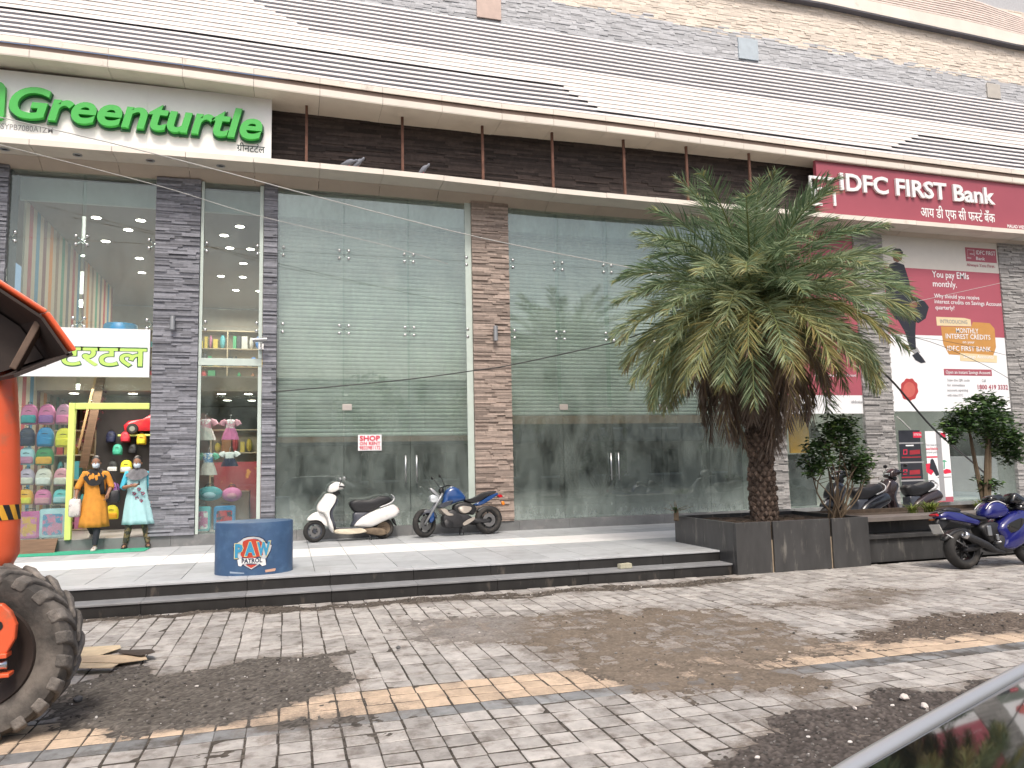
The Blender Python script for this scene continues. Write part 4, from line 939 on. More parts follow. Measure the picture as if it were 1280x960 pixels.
cable('overhead_cable',[(-20,142,14),(144,180,14),(281,215,14),(400,247,14),(600,297,14),(770,331,13.8),(870,352,13)],.009,M_wl,'pale cable running from the green sign down across the glass to the palm')
cable('overhead_cable',[(-20,176,15),(194,231,15),(320,269,15),(479,306,15),(560,330,15.5)],.006,M_wl,'thin pale cable crossing below the first one on the left')
cable('overhead_cable',[(338,490,16.3),(420,483,16.2),(516,473.5,16),(594,463,15.6),(640,456,15.2),(759,430,14.2),(802,417,13.5),(880,392,12.8)],.012,M_wd,'black cable sagging from the thin pillar to the palm')
cable('overhead_cable',[(1040,410,12.5),(1110,471,13.2),(1166,535,14),(1217,579,14.8),(1240,600,15.2)],.022,M_wd,'thick black cable dropping from the palm past the bank poster')
cable('overhead_cable',[(1060,418,13),(1148,423,14),(1230,456,14.6),(1275,482,15)],.006,M_wd,'thin dark cable across the white half of the bank poster')
cable('overhead_cable',[(1060,415,13.2),(1148,422,14.4),(1200,430,15),(1290,452,15.4)],.005,M_wd,'thinnest dark cable fanning right across the gold badge of the poster')
cable('overhead_cable',[(1140,378,14),(1200,365,14.6),(1290,345,15)],.006,M_wl,'pale cable rising across the maroon half of the bank poster')
cable('overhead_cable',[(1121,521,16.5),(1128,527,16.5),(1138,537,16.5)],.018,M_wl,'short pale pipe slanting above the black standing board')
# ------------------------------------------------------------------ two-wheelers (local frame: x forward, y left, z up)
M_wbody = pm('scooter_white', (.74,.73,.70), .28, var=.06, coat=.4, col2=(.52,.48,.40), c2scale=5, c2lo=.62, c2hi=.8)
M_cdirty = pm('scooter_cream_dirt', (.56,.50,.38), .6, var=.2, scale=10)
M_seat = pm('seat_vinyl', (.018,.018,.02), .42, var=.2, bump=.15, bscale=200)
M_blue = pm('tank_blue', (.012,.055,.19), .25, var=.1, coat=.6)
M_engine = pm('engine_dark', (.035,.035,.037), .5, .4, var=.3, scale=20)
M_beige = pm('satin_beige', (.40,.36,.31), .4, .2, var=.1)
M_mgrey = pm('dark_grey_paint', (.05,.055,.07), .35, var=.1, coat=.3)
M_tail = pm('tail_lamp_red', (.45,.01,.02), .2, var=0, coat=.5)
M_amber = pm('amber_lens', (.75,.22,.02), .2, var=0, coat=.5)
M_lens = pm('clear_lens', (.62,.66,.68), .08, .3, var=0, coat=.5)
M_sport = pm('sport_blue', (.012,.014,.13), .2, var=.06, coat=.7)
M_disc = pm('brake_disc', (.30,.29,.28), .35, .9, var=.1)
M_bronze = pm('dirty_engine', (.20,.15,.10), .6, .3, var=.35, scale=12)
M_plate = pm('number_plate', (.66,.66,.62), .5, var=.06)
def wheel(parent, x, z, R, rt, y=0, spokes=5, rimm=None, steer=0.0, disc=True, solid=False, width=None):
    """tyre with a rim sub-part; steer turns it about the vertical"""
    wd = width or rt
    rot = Matrix.Rotation(steer, 3, 'Z')
    ax_ = rot @ Vector((0,1,0)); c = Vector((x,y,z))
    m_ = MB(); prof = [(R-rt*1.05,-wd*.55)]
    for k in range(9):
        a = PI*k/8; prof.append((R-rt*.75+math.sin(a)*rt*.75, -math.cos(a)*wd*.78))
    prof.append((R-rt*1.05,wd*.55)); prof.append(prof[0])
    m_.lathe(prof, c, ax_, 40); t = m_.build('tyre', M_rubber, parent, smooth=True)
    m_ = MB(); ri = R-rt
    m_.lathe([(ri+.004,-wd*.5),(ri-.02,-wd*.45),(ri-.022,wd*.45),(ri+.004,wd*.5)], c, ax_, 36)
    m_.lathe([(0,-wd*.55),(.035,-wd*.55),(.04,-wd*.3),(.04,wd*.3),(.035,wd*.55),(0,wd*.55)], c, ax_, 16)
    if solid: m_.lathe([(.03,-.02),(ri-.02,-.03),(ri-.02,.03),(.03,.02)], c, ax_, 28)
    for k in range(spokes):
        for dlt in (-.09,.09):
            a = 2*PI*k/spokes+.3; d0 = rot @ Vector((math.cos(a+dlt*1.2),0,math.sin(a+dlt*1.2))); d1 = rot @ Vector((math.cos(a+dlt*.5),0,math.sin(a+dlt*.5)))
            m_.bar(c+d0*.035, c+d1*(ri-.015), .02, .022, upv=ax_)
    r = m_.build('rim', rimm or M_black, t, auto=40)
    if disc:
        m_ = MB(); m_.lathe([(.06,0),(ri*.72,0),(ri*.72,.004),(.06,.004),(.06,0)], c+ax_*wd*.62, ax_, 30); m_.build('brake_disc', M_disc, t)
    return t
def hoop(pts, r, mat, name, parent, n=8):
    m_ = MB(); m_.tube(pts, r, n); return m_.build(name, mat, parent, smooth=True)
def smoothpts(pts, k=6):
    q = [Vector(p) for p in pts]; out = []
    for i in range(len(q)-1):
        a,b,c,d = q[max(i-1,0)],q[i],q[i+1],q[min(i+2,len(q)-1)]
        for j in range(k):
            t = j/k; out.append(.5*((2*b)+(c-a)*t+(2*a-5*b+4*c-d)*t*t+(3*b-a-3*c+d)*t**3))
    out.append(q[-1]); return out
def curve2(pts, k=4):
    """closed rounded outline through the points"""
    q = [Vector((p[0],p[1],0)) for p in pts]; n = len(q); out = []
    for i in range(n):
        a,b,c,d = q[i-1],q[i],q[(i+1)%n],q[(i+2)%n]
        for j in range(k):
            t = j/k; v = .5*((2*b)+(c-a)*t*.8+(2*a-5*b+4*c-d)*t*t*.5+(3*b-a-3*c+d)*t**3*.5) if False else b.lerp(c,t)
            out.append(v)
    sm = out
    for _ in range(2): sm = [(sm[i-1]+sm[i]*2+sm[(i+1)%len(sm)])/4 for i in range(len(sm))]
    return [(v.x,v.y) for v in sm]
def panel(parent, name, pts, w, mat, y=0, inset=.8, mid=.55):
    m_ = MB(); m_.puff(curve2(pts), w, inset, y, mid=mid); return m_.build(name, mat, parent, auto=50)

def scooter(loc, rz, body, label, group=None, dirt=M_cdirty, box=None, lean=0.05, mirrors=True):
    """built from the side view: front axle at x=0"""
    r = empty('scooter', loc, rz); r.rotation_euler[0] = lean; tag(r, label, 'scooter', group)
    S = lambda px, py: (-(px-205)/560.0, (890-40*(px-205)/780.0-py)/560.0)
    L = lambda pts: [S(*p) for p in pts]
    wheel(r, S(205,768)[0], .225, .225, .075, steer=.12, spokes=6, solid=False, rimm=M_mgrey)
    rw = wheel(r, S(985,745)[0], .215, .215, .075, spokes=6, rimm=M_bronze, disc=False, solid=True)
    panel(r,'front_fender',L([(118,648),(135,610),(180,570),(235,545),(300,560),(345,640),(352,720),(320,705),(285,660),(230,640),(170,645)]),.075,body)
    panel(r,'leg_shield',L([(300,560),(345,640),(360,730),(412,792),(415,735),(372,640),(362,545),(440,430),(450,372),(400,345),(330,340),(300,385),(245,460),(228,500),(235,548)]),.16,body,inset=.7)
    panel(r,'inner_shield',L([(450,372),(468,400),(430,470),(388,545),(400,640),(440,735),(418,738),(372,640),(364,545),(440,430)]),.15,M_mgrey)
    panel(r,'headlamp_cowl',L([(352,320),(360,275),(385,240),(440,205),(500,215),(540,245),(528,285),(470,300),(440,320),(390,332)]),.13,body,inset=.72)
    panel(r,'headlamp',L([(352,318),(362,268),(385,255),(390,300)]),.09,M_lens)
    panel(r,'control_panel',L([(400,325),(450,300),(500,318),(470,370),(420,362)]),.07,M_black)
    hoop([S(470,265)[:1]+(s*.0,)+S(470,265)[1:] for s in (1,)]+[(S(480,262)[0],.20,S(480,262)[1]),(S(510,270)[0],.34,S(510,270)[1])],.018,M_black,'handlebar',r)
    hoop([(S(470,265)[0],0,S(470,265)[1]),(S(480,262)[0],-.20,S(480,262)[1]),(S(510,270)[0],-.34,S(510,270)[1])],.018,M_black,'handlebar',r)
    if mirrors:
        for s in (1,-1):
            o = hoop([(S(470,250)[0],s*.2,S(470,250)[1]),(S(490,200)[0],s*.26,S(490,190)[1])],.008,M_black,'mirror',r)
            m_ = MB(); m_.ell((S(515,165)[0],s*.29,S(515,172)[1]),(.03,.06,.042),12,8); m_.build('mirror_glass', M_alu if body is M_wbody else M_black, o, smooth=True)
    m_ = MB(); a,b = S(418,735),S(760,728); m_.loft([[Vector((a[0],y,a[1])) for y in ()] or [Vector((a[0]-.02,-.13,a[1]-.01)),Vector((a[0]-.02,.13,a[1]-.01)),Vector((a[0]-.02,.13,a[1]+.02)),Vector((a[0]-.02,-.13,a[1]+.02))],[Vector((b[0],-.15,b[1]-.01)),Vector((b[0],.15,b[1]-.01)),Vector((b[0],.15,b[1]+.02)),Vector((b[0],-.15,b[1]+.02))]]); m_.build('footboard', M_mgrey, r, bevel=.01)
    panel(r,'side_sill',L([(410,790),(420,738),(620,732),(740,725),(800,770),(700,790),(560,800)]),.17,dirt,inset=.85)
    panel(r,'seat',L([(590,455),(610,425),(660,405),(760,410),(850,395),(960,355),(1050,362),(1085,400),(1060,430),(930,492),(840,540),(750,556),(650,552),(615,510)]),.14,M_seat,inset=.72)
    panel(r,'seat_post',L([(640,545),(840,540),(760,580),(690,640),(630,715),(600,712),(635,640),(630,590)]),.12,M_mgrey)
    panel(r,'side_cowl',L([(628,712),(660,660),(720,605),(850,535),(1000,480),(1090,448),(1150,490),(1172,545),(1140,585),(1080,610),(980,650),(880,700),(820,722),(720,715)]),.19,body,inset=.74)
    m_ = MB(); 
    for s in (1,-1): m_.bar((S(720,660)[0],s*.187,S(720,660)[1]),(S(1080,560)[0],s*.180,S(1080,560)[1]),.006,.012)
    m_.build('side_line', M_mgrey, r)
    hoop(smoothpts([(S(930,492)[0],.13,S(930,492)[1]),(S(1060,440)[0],.14,S(1060,440)[1]),(S(1105,385)[0],.11,S(1105,385)[1]),(S(1085,345)[0],0,S(1085,345)[1]),(S(1105,385)[0],-.11,S(1105,385)[1]),(S(1060,440)[0],-.14,S(1060,440)[1]),(S(930,492)[0],-.13,S(930,492)[1])]),.017,M_alu,'grab_rail',r)
    panel(r,'tail_lamp',L([(1112,490),(1150,490),(1168,530),(1120,525)]),.12,M_tail)
    panel(r,'rear_mudguard',L([(1072,625),(1110,610),(1140,705),(1120,690)]),.07,M_black)
    panel(r,'engine_case',L([(740,735),(860,715),(1000,735),(1020,790),(960,815),(860,805),(760,785)]),.07,M_bronze,y=.07)
    panel(r,'exhaust',L([(800,790),(860,750),(1080,735),(1110,770),(1080,800),(860,810)]),.05,M_engine,y=-.13)
    hoop([(S(800,790)[0],.1,S(800,790)[1]),(S(830,880)[0],.19,.005)],.012,M_engine,'side_stand',r)
    return r
def onplat(px,py): p = G(px,py,ZP); return p
p = onplat(393,678.2); q_ = onplat(478,673.5); ang = math.atan2(p.y-q_.y,p.x-q_.x)
scooter((p.x,p.y,ZP), ang, M_wbody, 'white scooter with a black seat parked before the wide dusty shopfront')
p = onplat(1028,655); 
M_dscoot = pm('scooter_black',(.012,.013,.017),.22,var=.1,coat=.5)
p = P(1034,632,13.9); scooter((p.x,13.9,ZP), PI+.10, M_dscoot, 'black scooter with a chrome rail behind the planter shrub, left one of the dark pair', 'dark scooters behind the planter', M_mgrey)
p = P(1096,632,14.3); s2_ = scooter((p.x+.1,14.3,ZP), PI+.04, pm('scooter_maroon_grey',(.045,.032,.034),.22,.3,var=.1,coat=.5), 'dark scooter with a shiny brownish front cowl, beside the pale stone pillar', 'dark scooters behind the planter', M_mgrey)

# ---- blue naked motorcycle
def motorcycle(loc, rz, label):
    r = empty('motorcycle', loc, rz); r.rotation_euler[0] = .09; tag(r,label,'motorcycle')
    S = lambda px, py: (-(px-170)/530.0, (800-30*(px-170)/805.0-py)/530.0)
    L = lambda pts: [S(*p) for p in pts]
    V3 = lambda px,py,y: (S(px,py)[0],y,S(px,py)[1])
    fx = S(232,0)[0]; rx = S(975,0)[0]
    wheel(r, fx, .295, .295, .085, steer=.45, spokes=5, width=.085)
    wheel(r, rx, .30, .30, .105, spokes=5, width=.12)
    st_ = .25
    for s in (1,-1):
        hoop([V3(225,655,s*.075),V3(400,385,s*.085),V3(440,315,s*.085)],[.024,.026,.022],M_alu,'fork',r)
    panel(r,'front_mudguard',L([(165,560),(190,520),(250,490),(330,495),(370,545),(372,600),(345,560),(300,530),(240,530),(200,550)]),.075,M_mgrey)
    panel(r,'fork_guard',L([(285,520),(335,510),(345,600),(300,650),(280,620)]),.09,M_blue)
    panel(r,'headlamp',L([(295,345),(330,325),(385,345),(400,400),(350,425),(300,412)]),.095,M_lens)
    panel(r,'headlamp_shroud',L([(290,262),(320,250),(395,320),(420,350),(420,400),(385,400),(380,345),(340,318)]),.08,M_alu)
    panel(r,'tank',L([(425,450),(445,400),(460,320),(500,265),(560,235),(625,255),(680,315),(712,355),(700,392),(640,405),(560,430),(470,462)]),.135,M_blue,inset=.62)
    panel(r,'tank_shroud',L([(380,470),(440,415),(560,385),(540,430),(470,470),(400,480)]),.17,M_mgrey,inset=.8)
    panel(r,'tank_cap',L([(525,262),(545,228),(590,240),(610,262)]),.05,M_alu)
    panel(r,'radiator_scoop',L([(385,480),(470,480),(500,535),(555,545),(550,570),(470,565),(430,530)]),.155,M_beige,inset=.85)
    panel(r,'side_cover',L([(600,478),(660,450),(765,465),(772,490),(735,525),(685,545),(630,530)]),.15,M_beige,inset=.85)
    panel(r,'engine',L([(430,570),(500,500),(560,490),(610,540),(720,545),(790,590),(760,650),(660,690),(570,700),(480,702),(430,650)]),.14,M_engine,inset=.85)
    panel(r,'belly_cowl',L([(425,625),(470,590),(545,620),(560,700),(470,702),(440,670)]),.15,M_black)
    panel(r,'foot_guard',L([(640,650),(720,600),(800,575),(800,605),(720,655),(660,680)]),.15,M_beige,inset=.9)
    panel(r,'frame_cover',L([(560,440),(690,400),(800,440),(840,480),(800,560),(740,540),(700,545),(620,560),(560,520)]),.10,M_black)
    panel(r,'seat',L([(688,385),(760,378),(830,352),(890,315),(980,285),(1075,283),(1085,300),(1000,325),(920,375),(850,410),(780,432),(700,402)]),.115,M_seat,inset=.75)
    panel(r,'tail_cowl',L([(780,440),(880,405),(990,335),(1090,300),(1110,320),(1050,360),(930,430),(850,460)]),.10,M_blue,inset=.8)
    panel(r,'tail_lamp',L([(1090,330),(1140,320),(1165,355),(1110,365)]),.07,M_tail)
    panel(r,'rear_indicator',L([(1118,405),(1150,400),(1165,440),(1130,455)]),.03,M_amber,y=.12)
    panel(r,'rear_fender',L([(825,520),(870,475),(950,450),(1040,458),(1100,490),(1135,560),(1140,630),(1120,600),(1090,530),(1020,490),(940,480),(870,510)]),.07,M_black)
    panel(r,'swing_arm',L([(760,610),(800,590),(1000,600),(1010,640),(800,650)]),.10,M_engine)
    panel(r,'exhaust',L([(740,650),(800,600),(1060,560),(1090,590),(1080,620),(830,670)]),.055,M_engine,y=-.16)
    for s in (1,-1):
        hoop(smoothpts([V3(440,270,0),V3(450,245,s*.14),V3(480,235,s*.27),V3(500,240,s*.36)]),.014,M_black,'handlebar',r)
        o = hoop([V3(450,245,s*.2),V3(415,170,s*.27),V3(395,145,s*.30)],.007,M_black,'mirror',r)
        m_ = MB(); m_.ell(V3(382,132,s*.31),(.022,.06,.035),10,7); m_.build('mirror_glass',M_black,o,smooth=True)
    panel(r,'instrument',L([(405,300),(420,255),(460,250),(470,300),(440,320)]),.06,M_black)
    for s in (1,-1): hoop([V3(650,690,s*.05),V3(656,768,s*.14)],.013,M_engine,'stand',r)
    return r
p = onplat(524,672.5); q_ = onplat(614,667.5); ang = math.atan2(p.y-q_.y,p.x-q_.x)
motorcycle((p.x,p.y,ZP), ang, 'blue and black motorcycle parked on its stand in front of the brown stone pillar')

# ---- blue faired sport motorcycle at the right edge (rear axle at x=0, heading +x)
def sportbike(loc, rz, label):
    r = empty('sport_motorcycle', loc, rz); r.rotation_euler[0] = -.12; tag(r,label,'motorcycle')
    pn = lambda n,pts,w,m,y=0,i=.75: panel(r,n,pts,w,m,y,i)
    wheel(r,0,.31,.31,.11,spokes=6,width=.14,rimm=M_black); wheel(r,1.34,.30,.30,.09,spokes=6,width=.10)
    pn('swing_arm',[(-.05,.27),(.0,.36),(.45,.42),(.5,.36),(.1,.26)],.13,M_engine)
    pn('tail_cowl',[(-.42,.86),(-.38,.80),(-.1,.76),(.2,.70),(.34,.66),(.42,.74),(.2,.83),(-.05,.90),(-.3,.93)],.11,M_sport)
    pn('tail_top',[(-.46,.90),(-.40,.86),(-.05,.88),(.12,.86),(.0,.93),(-.25,.96)],.09,M_blackg)
    pn('tail_lamp',[(-.48,.88),(-.44,.84),(-.38,.85),(-.4,.90)],.075,M_tail)
    pn('rider_seat',[(.02,.86),(.25,.77),(.5,.74),(.52,.79),(.3,.83),(.1,.90)],.12,M_seat)
    pn('passenger_seat',[(-.36,.94),(-.1,.91),(.06,.90),(.02,.96),(-.2,.99)],.10,M_seat)
    pn('tank',[(.46,.78),(.5,.92),(.6,1.02),(.75,1.05),(.92,1.0),(1.0,.88),(.92,.80),(.7,.76)],.14,M_sport,i=.62)
    m_ = MB()
    for s in (1,-1): m_.tube(smoothpts([(.5,s*.115,.93),(.62,s*.11,1.02),(.78,s*.105,1.045),(.92,s*.11,.985)]),.007,6)
    m_.build('tank_stripe', M_white, r, smooth=True)
    pn('side_fairing',[(.60,.62),(.86,.80),(1.15,.90),(1.45,.86),(1.5,.70),(1.3,.55),(1.15,.36),(.85,.24),(.62,.28),(.72,.42)],.20,M_sport,i=.8)
    pn('fairing_vent',[(.72,.66),(1.1,.78),(1.2,.74),(1.0,.56),(.8,.5)],.215,M_blackg,i=.85)
    pn('front_cowl',[(1.1,.92),(1.3,1.08),(1.42,1.02),(1.62,.85),(1.5,.76),(1.2,.84)],.16,M_blackg)
    pn('windscreen',[(1.02,1.0),(1.12,1.16),(1.2,1.18),(1.42,1.02),(1.3,.98)],.12,M_blackg)
    pn('headlamp',[(1.5,.88),(1.60,.86),(1.64,.80),(1.52,.80)],.10,M_lens)
    pn('helmet_visor',[(.62,1.05),(.66,1.13),(.80,1.16),(.95,1.10),(.98,1.02),(.8,1.05)],.10,M_blackg)
    pn('mid_frame',[(.3,.66),(.55,.74),(.75,.70),(.70,.45),(.52,.36),(.42,.45)],.13,M_black)
    pn('engine',[(.5,.26),(.55,.5),(.9,.55),(1.0,.3),(.8,.2)],.17,M_engine)
    for s in (1,-1):
        hoop([(1.18,s*.1,.98),(1.34,s*.09,.30)],.024,M_alu,'fork',r)
        hoop([(1.12,s*.12,.98),(1.05,s*.32,.96)],.015,M_black,'handlebar',r)
        o = hoop([(1.3,s*.15,1.05),(1.32,s*.33,1.14)],.01,M_black,'mirror',r); m_ = MB(); m_.ell((1.32,s*.38,1.15),(.03,.075,.035),10,7); m_.build('mirror_glass',M_black,o,smooth=True)
        hoop([(.52,s*.12,.38),(.56,s*.24,.40)],.013,M_steel,'foot_peg',r)
    m_ = MB(); m_.tube([(.62,-.19,.22),(.45,-.20,.27),(.30,-.205,.36),(-.02,-.21,.50),(-.10,-.212,.535)],[.03,.035,.055,.062,.055],14); ex = m_.build('exhaust', M_engine, r, smooth=True)
    m_ = MB(); m_.lathe([(.0,0),(.026,0),(.03,.02),(.058,.02),(.06,-.03),(.055,-.05)],(-.10,-.212,.535),(-.92,0,.40),16); m_.build('exhaust_tip', M_steel, ex, smooth=True)
    m_ = MB(); m_.hexa([(-.40,-.11,.57),(-.40,.11,.57),(-.39,.11,.57),(-.39,-.11,.57)],[(-.46,-.11,.72),(-.46,.11,.72),(-.45,.11,.72),(-.45,-.11,.72)]); pl_ = m_.build('number_plate', M_plate, r, bevel=.006)
    pn('plate_holder',[(-.45,.74),(-.40,.56),(-.34,.62),(-.12,.78),(-.2,.84),(-.38,.82)],.045,M_black)
    pn('tyre_hugger',[(-.36,.44),(-.33,.52),(-.16,.62),(.12,.66),(.2,.56),(.0,.63),(-.2,.56)],.07,M_black)
    hoop([(-.30,-.06,.56),(.02,-.11,.34)],.012,M_alu,'hugger_stay',r)
    for s in (1,-1):
        hoop([(-.36,s*.06,.80),(-.37,s*.17,.80)],.012,M_lens if s<0 else M_amber,'rear_indicator',r)
    hoop([(.55,.15,.24),(.50,.30,.01)],.013,M_engine,'side_stand',r)
    m_ = MB(); m_.box(.42,.5,-.16,-.12,.50,.66); m_.box(.55,.60,-.18,-.13,.42,.52); m_.build('bracket', M_steel, r, bevel=.01)
    return r
p = G(1211,712,0); sportbike((p.x,p.y+.07,.0), R_(-2), 'blue sport motorcycle with a slanted exhaust, cut by the right edge beside the bench')

# ------------------------------------------------------------------ orange machine on the left
M_or = pm('machine_orange',(.74,.115,.04),.38,var=.08,scale=3,coat=.3,col2=(.40,.15,.085),c2scale=4.5,c2lo=.57,c2hi=.78)
M_din = pm('hopper_inside',(.028,.018,.014),.75,var=.4,scale=4)
M_mud = pm('muddy_rubber',(.11,.10,.09),.9,var=.3,scale=6,col2=(.24,.215,.19),c2scale=3.5,c2lo=.45,c2hi=.65,bump=.5,bscale=40)
M_mud2 = pm('dusty_tyre',(.05,.046,.042),.9,var=.3,scale=5,col2=(.17,.15,.13),c2scale=2.6,c2lo=.42,c2hi=.66,bump=.3,bscale=30)
wc = G(-37,936,0); WY = wc.y; WR = .60
MC = empty('concrete_mixer_truck',(wc.x-1.2,WY+.6,0),world=True); tag(MC,'orange construction machine with a big muddy tyre, cut by the left edge','machine')
def bigwheel(x,y0,y1):
    m_ = MB(); c = Vector((x,(y0+y1)/2,WR)); h = (y1-y0)/2
    m_.lathe([(WR*.60,-h*.80),(WR*.74,-h),(WR*.90,-h*.97),(WR*.955,-h*.75),(WR*.965,0),(WR*.955,h*.75),(WR*.90,h*.97),(WR*.74,h),(WR*.60,h*.80),(WR*.60,-h*.80)],c,(0,1,0),48); t = m_.build('tyre', M_mud2, MC, auto=50)
    m_ = MB(); N = 21
    for k in range(N):
        for s in (-1,1):
            a0 = 2*PI*(k+(.25 if s>0 else -.25))/N
            def pt(a,y,rr): return Vector((x+math.cos(a)*rr,c.y+y,WR+math.sin(a)*rr))
            w = .072
            prof = [(0.02*s,.0),(.35*h*s,.10),(.78*h*s,.22),(1.03*h*s,.26)]
            rb = []; 
            for (yy,da) in prof:
                ro = WR*1.0 if abs(yy) < .9*h else WR*.955
                ri_ = WR*.945 if abs(yy) < .9*h else WR*.83
                ww = w*(1.0 if abs(yy)<.5*h else 1.25)
                rb.append([pt(a0+da-ww,yy,ri_),pt(a0+da+ww,yy,ri_),pt(a0+da+ww*.78,yy,ro),pt(a0+da-ww*.78,yy,ro)])
            m_.loft(rb)
    m_.build('tread', M_mud, t, bevel=.012)
    m_ = MB(); m_.lathe([(0,.05),(.10,.05),(.12,.08),(.24,.10),(.30,.02),(.355,0),(.375,.03),(.36,.06),(.36,.2)],(x,y0+.02,WR),(0,1,0),40); m_.build('rim', M_din, t, auto=35)
    return t
bigwheel(wc.x,WY-.02,WY+.40); bigwheel(wc.x-.6,WY+1.1,WY+1.52); bigwheel(wc.x-2.6,WY-.02,WY+.40); bigwheel(wc.x-3.2,WY+1.1,WY+1.52)
m_ = MB(); m_.tube([(wc.x,WY+.3,WR),(wc.x-.6,WY+1.2,WR)],.09,12); m_.tube([(wc.x-2.6,WY+.3,WR),(wc.x-3.2,WY+1.2,WR)],.09,12); m_.box(wc.x-3.4,wc.x-.25,WY+.45,WY+1.05,.62,.86); m_.build('chassis', M_din, MC, bevel=.02)
# body silhouette from its right edge
YBd = WY+.25
edge = [(25,690),(26,640),(26,600),(25,540),(22,480),(17,440),(10,410),(0,388)]
pe = [P(a,b,YBd+.15) for a,b in edge]; x0 = wc.x-2.9
m_ = MB(); rings = []
for e in [P(2,722,YBd+.15),P(14,710,YBd+.15)]+pe:
    w2 = .58; xr = e.x; k = 8
    ring = [Vector((x0,YBd,e.z)),]
    ring = []
    for i in range(k+1):
        a = -PI/2+PI/2*i/k; ring.append(Vector((xr-.16+.16*math.cos(a),YBd+.15+math.sin(a)*.15,e.z)))
    ring += [Vector((xr-.75,YBd+1.1,e.z)),Vector((x0,YBd+1.1,e.z)),Vector((x0,YBd,e.z))]
    rings.append(ring)
m_.loft(rings); bd = m_.build('body', M_or, MC, auto=40)
m_ = MB(); zb1,zb0 = P(20,631,YBd).z,P(20,650,YBd).z; xr = P(25.5,640,YBd).x
hz = []
for z_ in (zb0,zb1):
    xr = P(25.5,640,YBd+.15).x; ring = [Vector((xr-.16-.12*i,YBd-.006,z_)) for i in range(12,0,-1)]
    for i in range(7): a = -PI/2+PI/2*i/6; ring.append(Vector((xr-.16+.166*math.cos(a),YBd+.15+math.sin(a)*.156,z_)))
    ring += [Vector((xr-.2,YBd+.5,z_)),Vector((xr-.5,YBd+.9,z_))]
    hz.append(ring)
for i in range(1,len(hz[0])-2): m_.quad(hz[0][i],hz[0][i+1],hz[1][i+1-1],hz[1][i-1],.5,(i//1)%2)
m_.build('hazard_stripe', [pm('hazard_amber',(.70,.36,.03),.5),M_black], bd)
m_ = MB(); zr = P(15,437,YBd).z; xr_ = P(19,437,YBd).x
xr_ = P(19,437,YBd+.15).x; rb = [(xr_-2.0,YBd-.005,zr),(xr_-.5,YBd-.005,zr)]
for i in range(7):
    a = -PI/2+PI/2*i/6; rb.append((xr_-.16+.165*math.cos(a),YBd+.15+math.sin(a)*.155,zr))
m_.tube(rb,.022,6); m_.build('moulding', M_or, bd, smooth=True)
# open hopper, seen from below and in front
ya, yb2 = WY-.05, WY+.95
T0,T1,T2,T3 = P(-60,305,ya),P(55,392,ya),P(90,440,ya),P(17,468,ya)
def wall(a,b,mb,th,mi,y0=ya,y1=yb2):
    d = (b-a).normalized(); n = Vector((-d.z,0,d.x))*th
    k0, k1 = -.72*(y0-ya), -.72*(y1-ya)
    mb.hexa([(a.x+k0,y0,a.z),(b.x+k0,y0,b.z),(b.x+k1,y1,b.z),(a.x+k1,y1,a.z)],[(a.x+n.x+k0,y0,a.z+n.z),(b.x+n.x+k0,y0,b.z+n.z),(b.x+n.x+k1,y1,b.z+n.z),(a.x+n.x+k1,y1,a.z+n.z)],.5,mi)
T0 = Vector((T0.x-.4,ya,T0.z+.2))
m_ = MB(); wall(T0,T1,m_,.03,0,ya-.02,yb2); wall(T1,T2,m_,.03,0,ya-.02,yb2); hp = m_.build('hopper_shell', M_or, MC, bevel=.01)
m_ = MB(); wall(T3,T2,m_,-.025,0); kx = -.72*(yb2-ya); m_.prism([(T0.x+kx,T0.z),(T1.x+kx,T1.z),(T2.x+kx,T2.z),(T3.x+kx,T3.z),(T0.x+kx,T3.z)],yb2-.02,yb2); wall(T0+Vector((0,0,-.035)),T1+Vector((-.02,0,-.035)),m_,.02,0); wall(T1+Vector((-.02,0,-.035)),T2+Vector((-.03,0,-.03)),m_,.02,0)
# closing side plate set back under the rim
kx = -.72*.3; m_.prism([(T0.x+kx,T0.z-.05),(T1.x-.02+kx,T1.z-.05),(T2.x-.04+kx,T2.z-.01),(T3.x+kx,T3.z+.03),(T0.x+kx,T3.z+.03)],ya+.28,ya+.30)
m_.build('hopper_inside', M_din, hp)
m_ = MB(); m_.bar(P(18,462,ya+.12),P(50,404,ya+.12),.05,.10,(0,1,0)); m_.build('brace', pm('brace_brown',(.13,.085,.06),.7,var=.3), hp, bevel=.008)
# tow eye on the hub
m_ = MB(); yk = WY-.08
e_ = [P(*v,yk) for v in ((-14,756),(4,754),(15,764),(22,780),(20,798),(10,815),(5,822),(-14,824))]
m_.loft([[Vector((v.x,yk+d,v.z)) for v in e_] for d in (-.03,.03)]); ey = m_.build('tow_eye', M_or, MC, bevel=.012)
m_ = MB(); c0 = P(-4,783,yk-.04); m_.lathe([(0,0),(.035,0)],(c0.x,yk-.034,c0.z),(0,1,0),16); m_.build('eye_hole', M_black, ey)
m_ = MB(); a,b = P(-14,815,yk),P(11,822,yk); m_.box(a.x,b.x,yk-.05,yk+.06,P(0,822,yk).z,P(0,816,yk).z); a,b = P(-14,842,yk),P(14,845,yk); m_.box(a.x,b.x,yk-.05,yk+.06,P(0,846,yk).z,P(0,841,yk).z); m_.build('shackle', M_or, ey, bevel=.006)
m_ = MB(); a = P(3,831,yk); m_.tube([(a.x-.1,yk,a.z),(a.x+.03,yk,a.z)],.03,10); m_.build('pin', M_steel, ey, smooth=True)
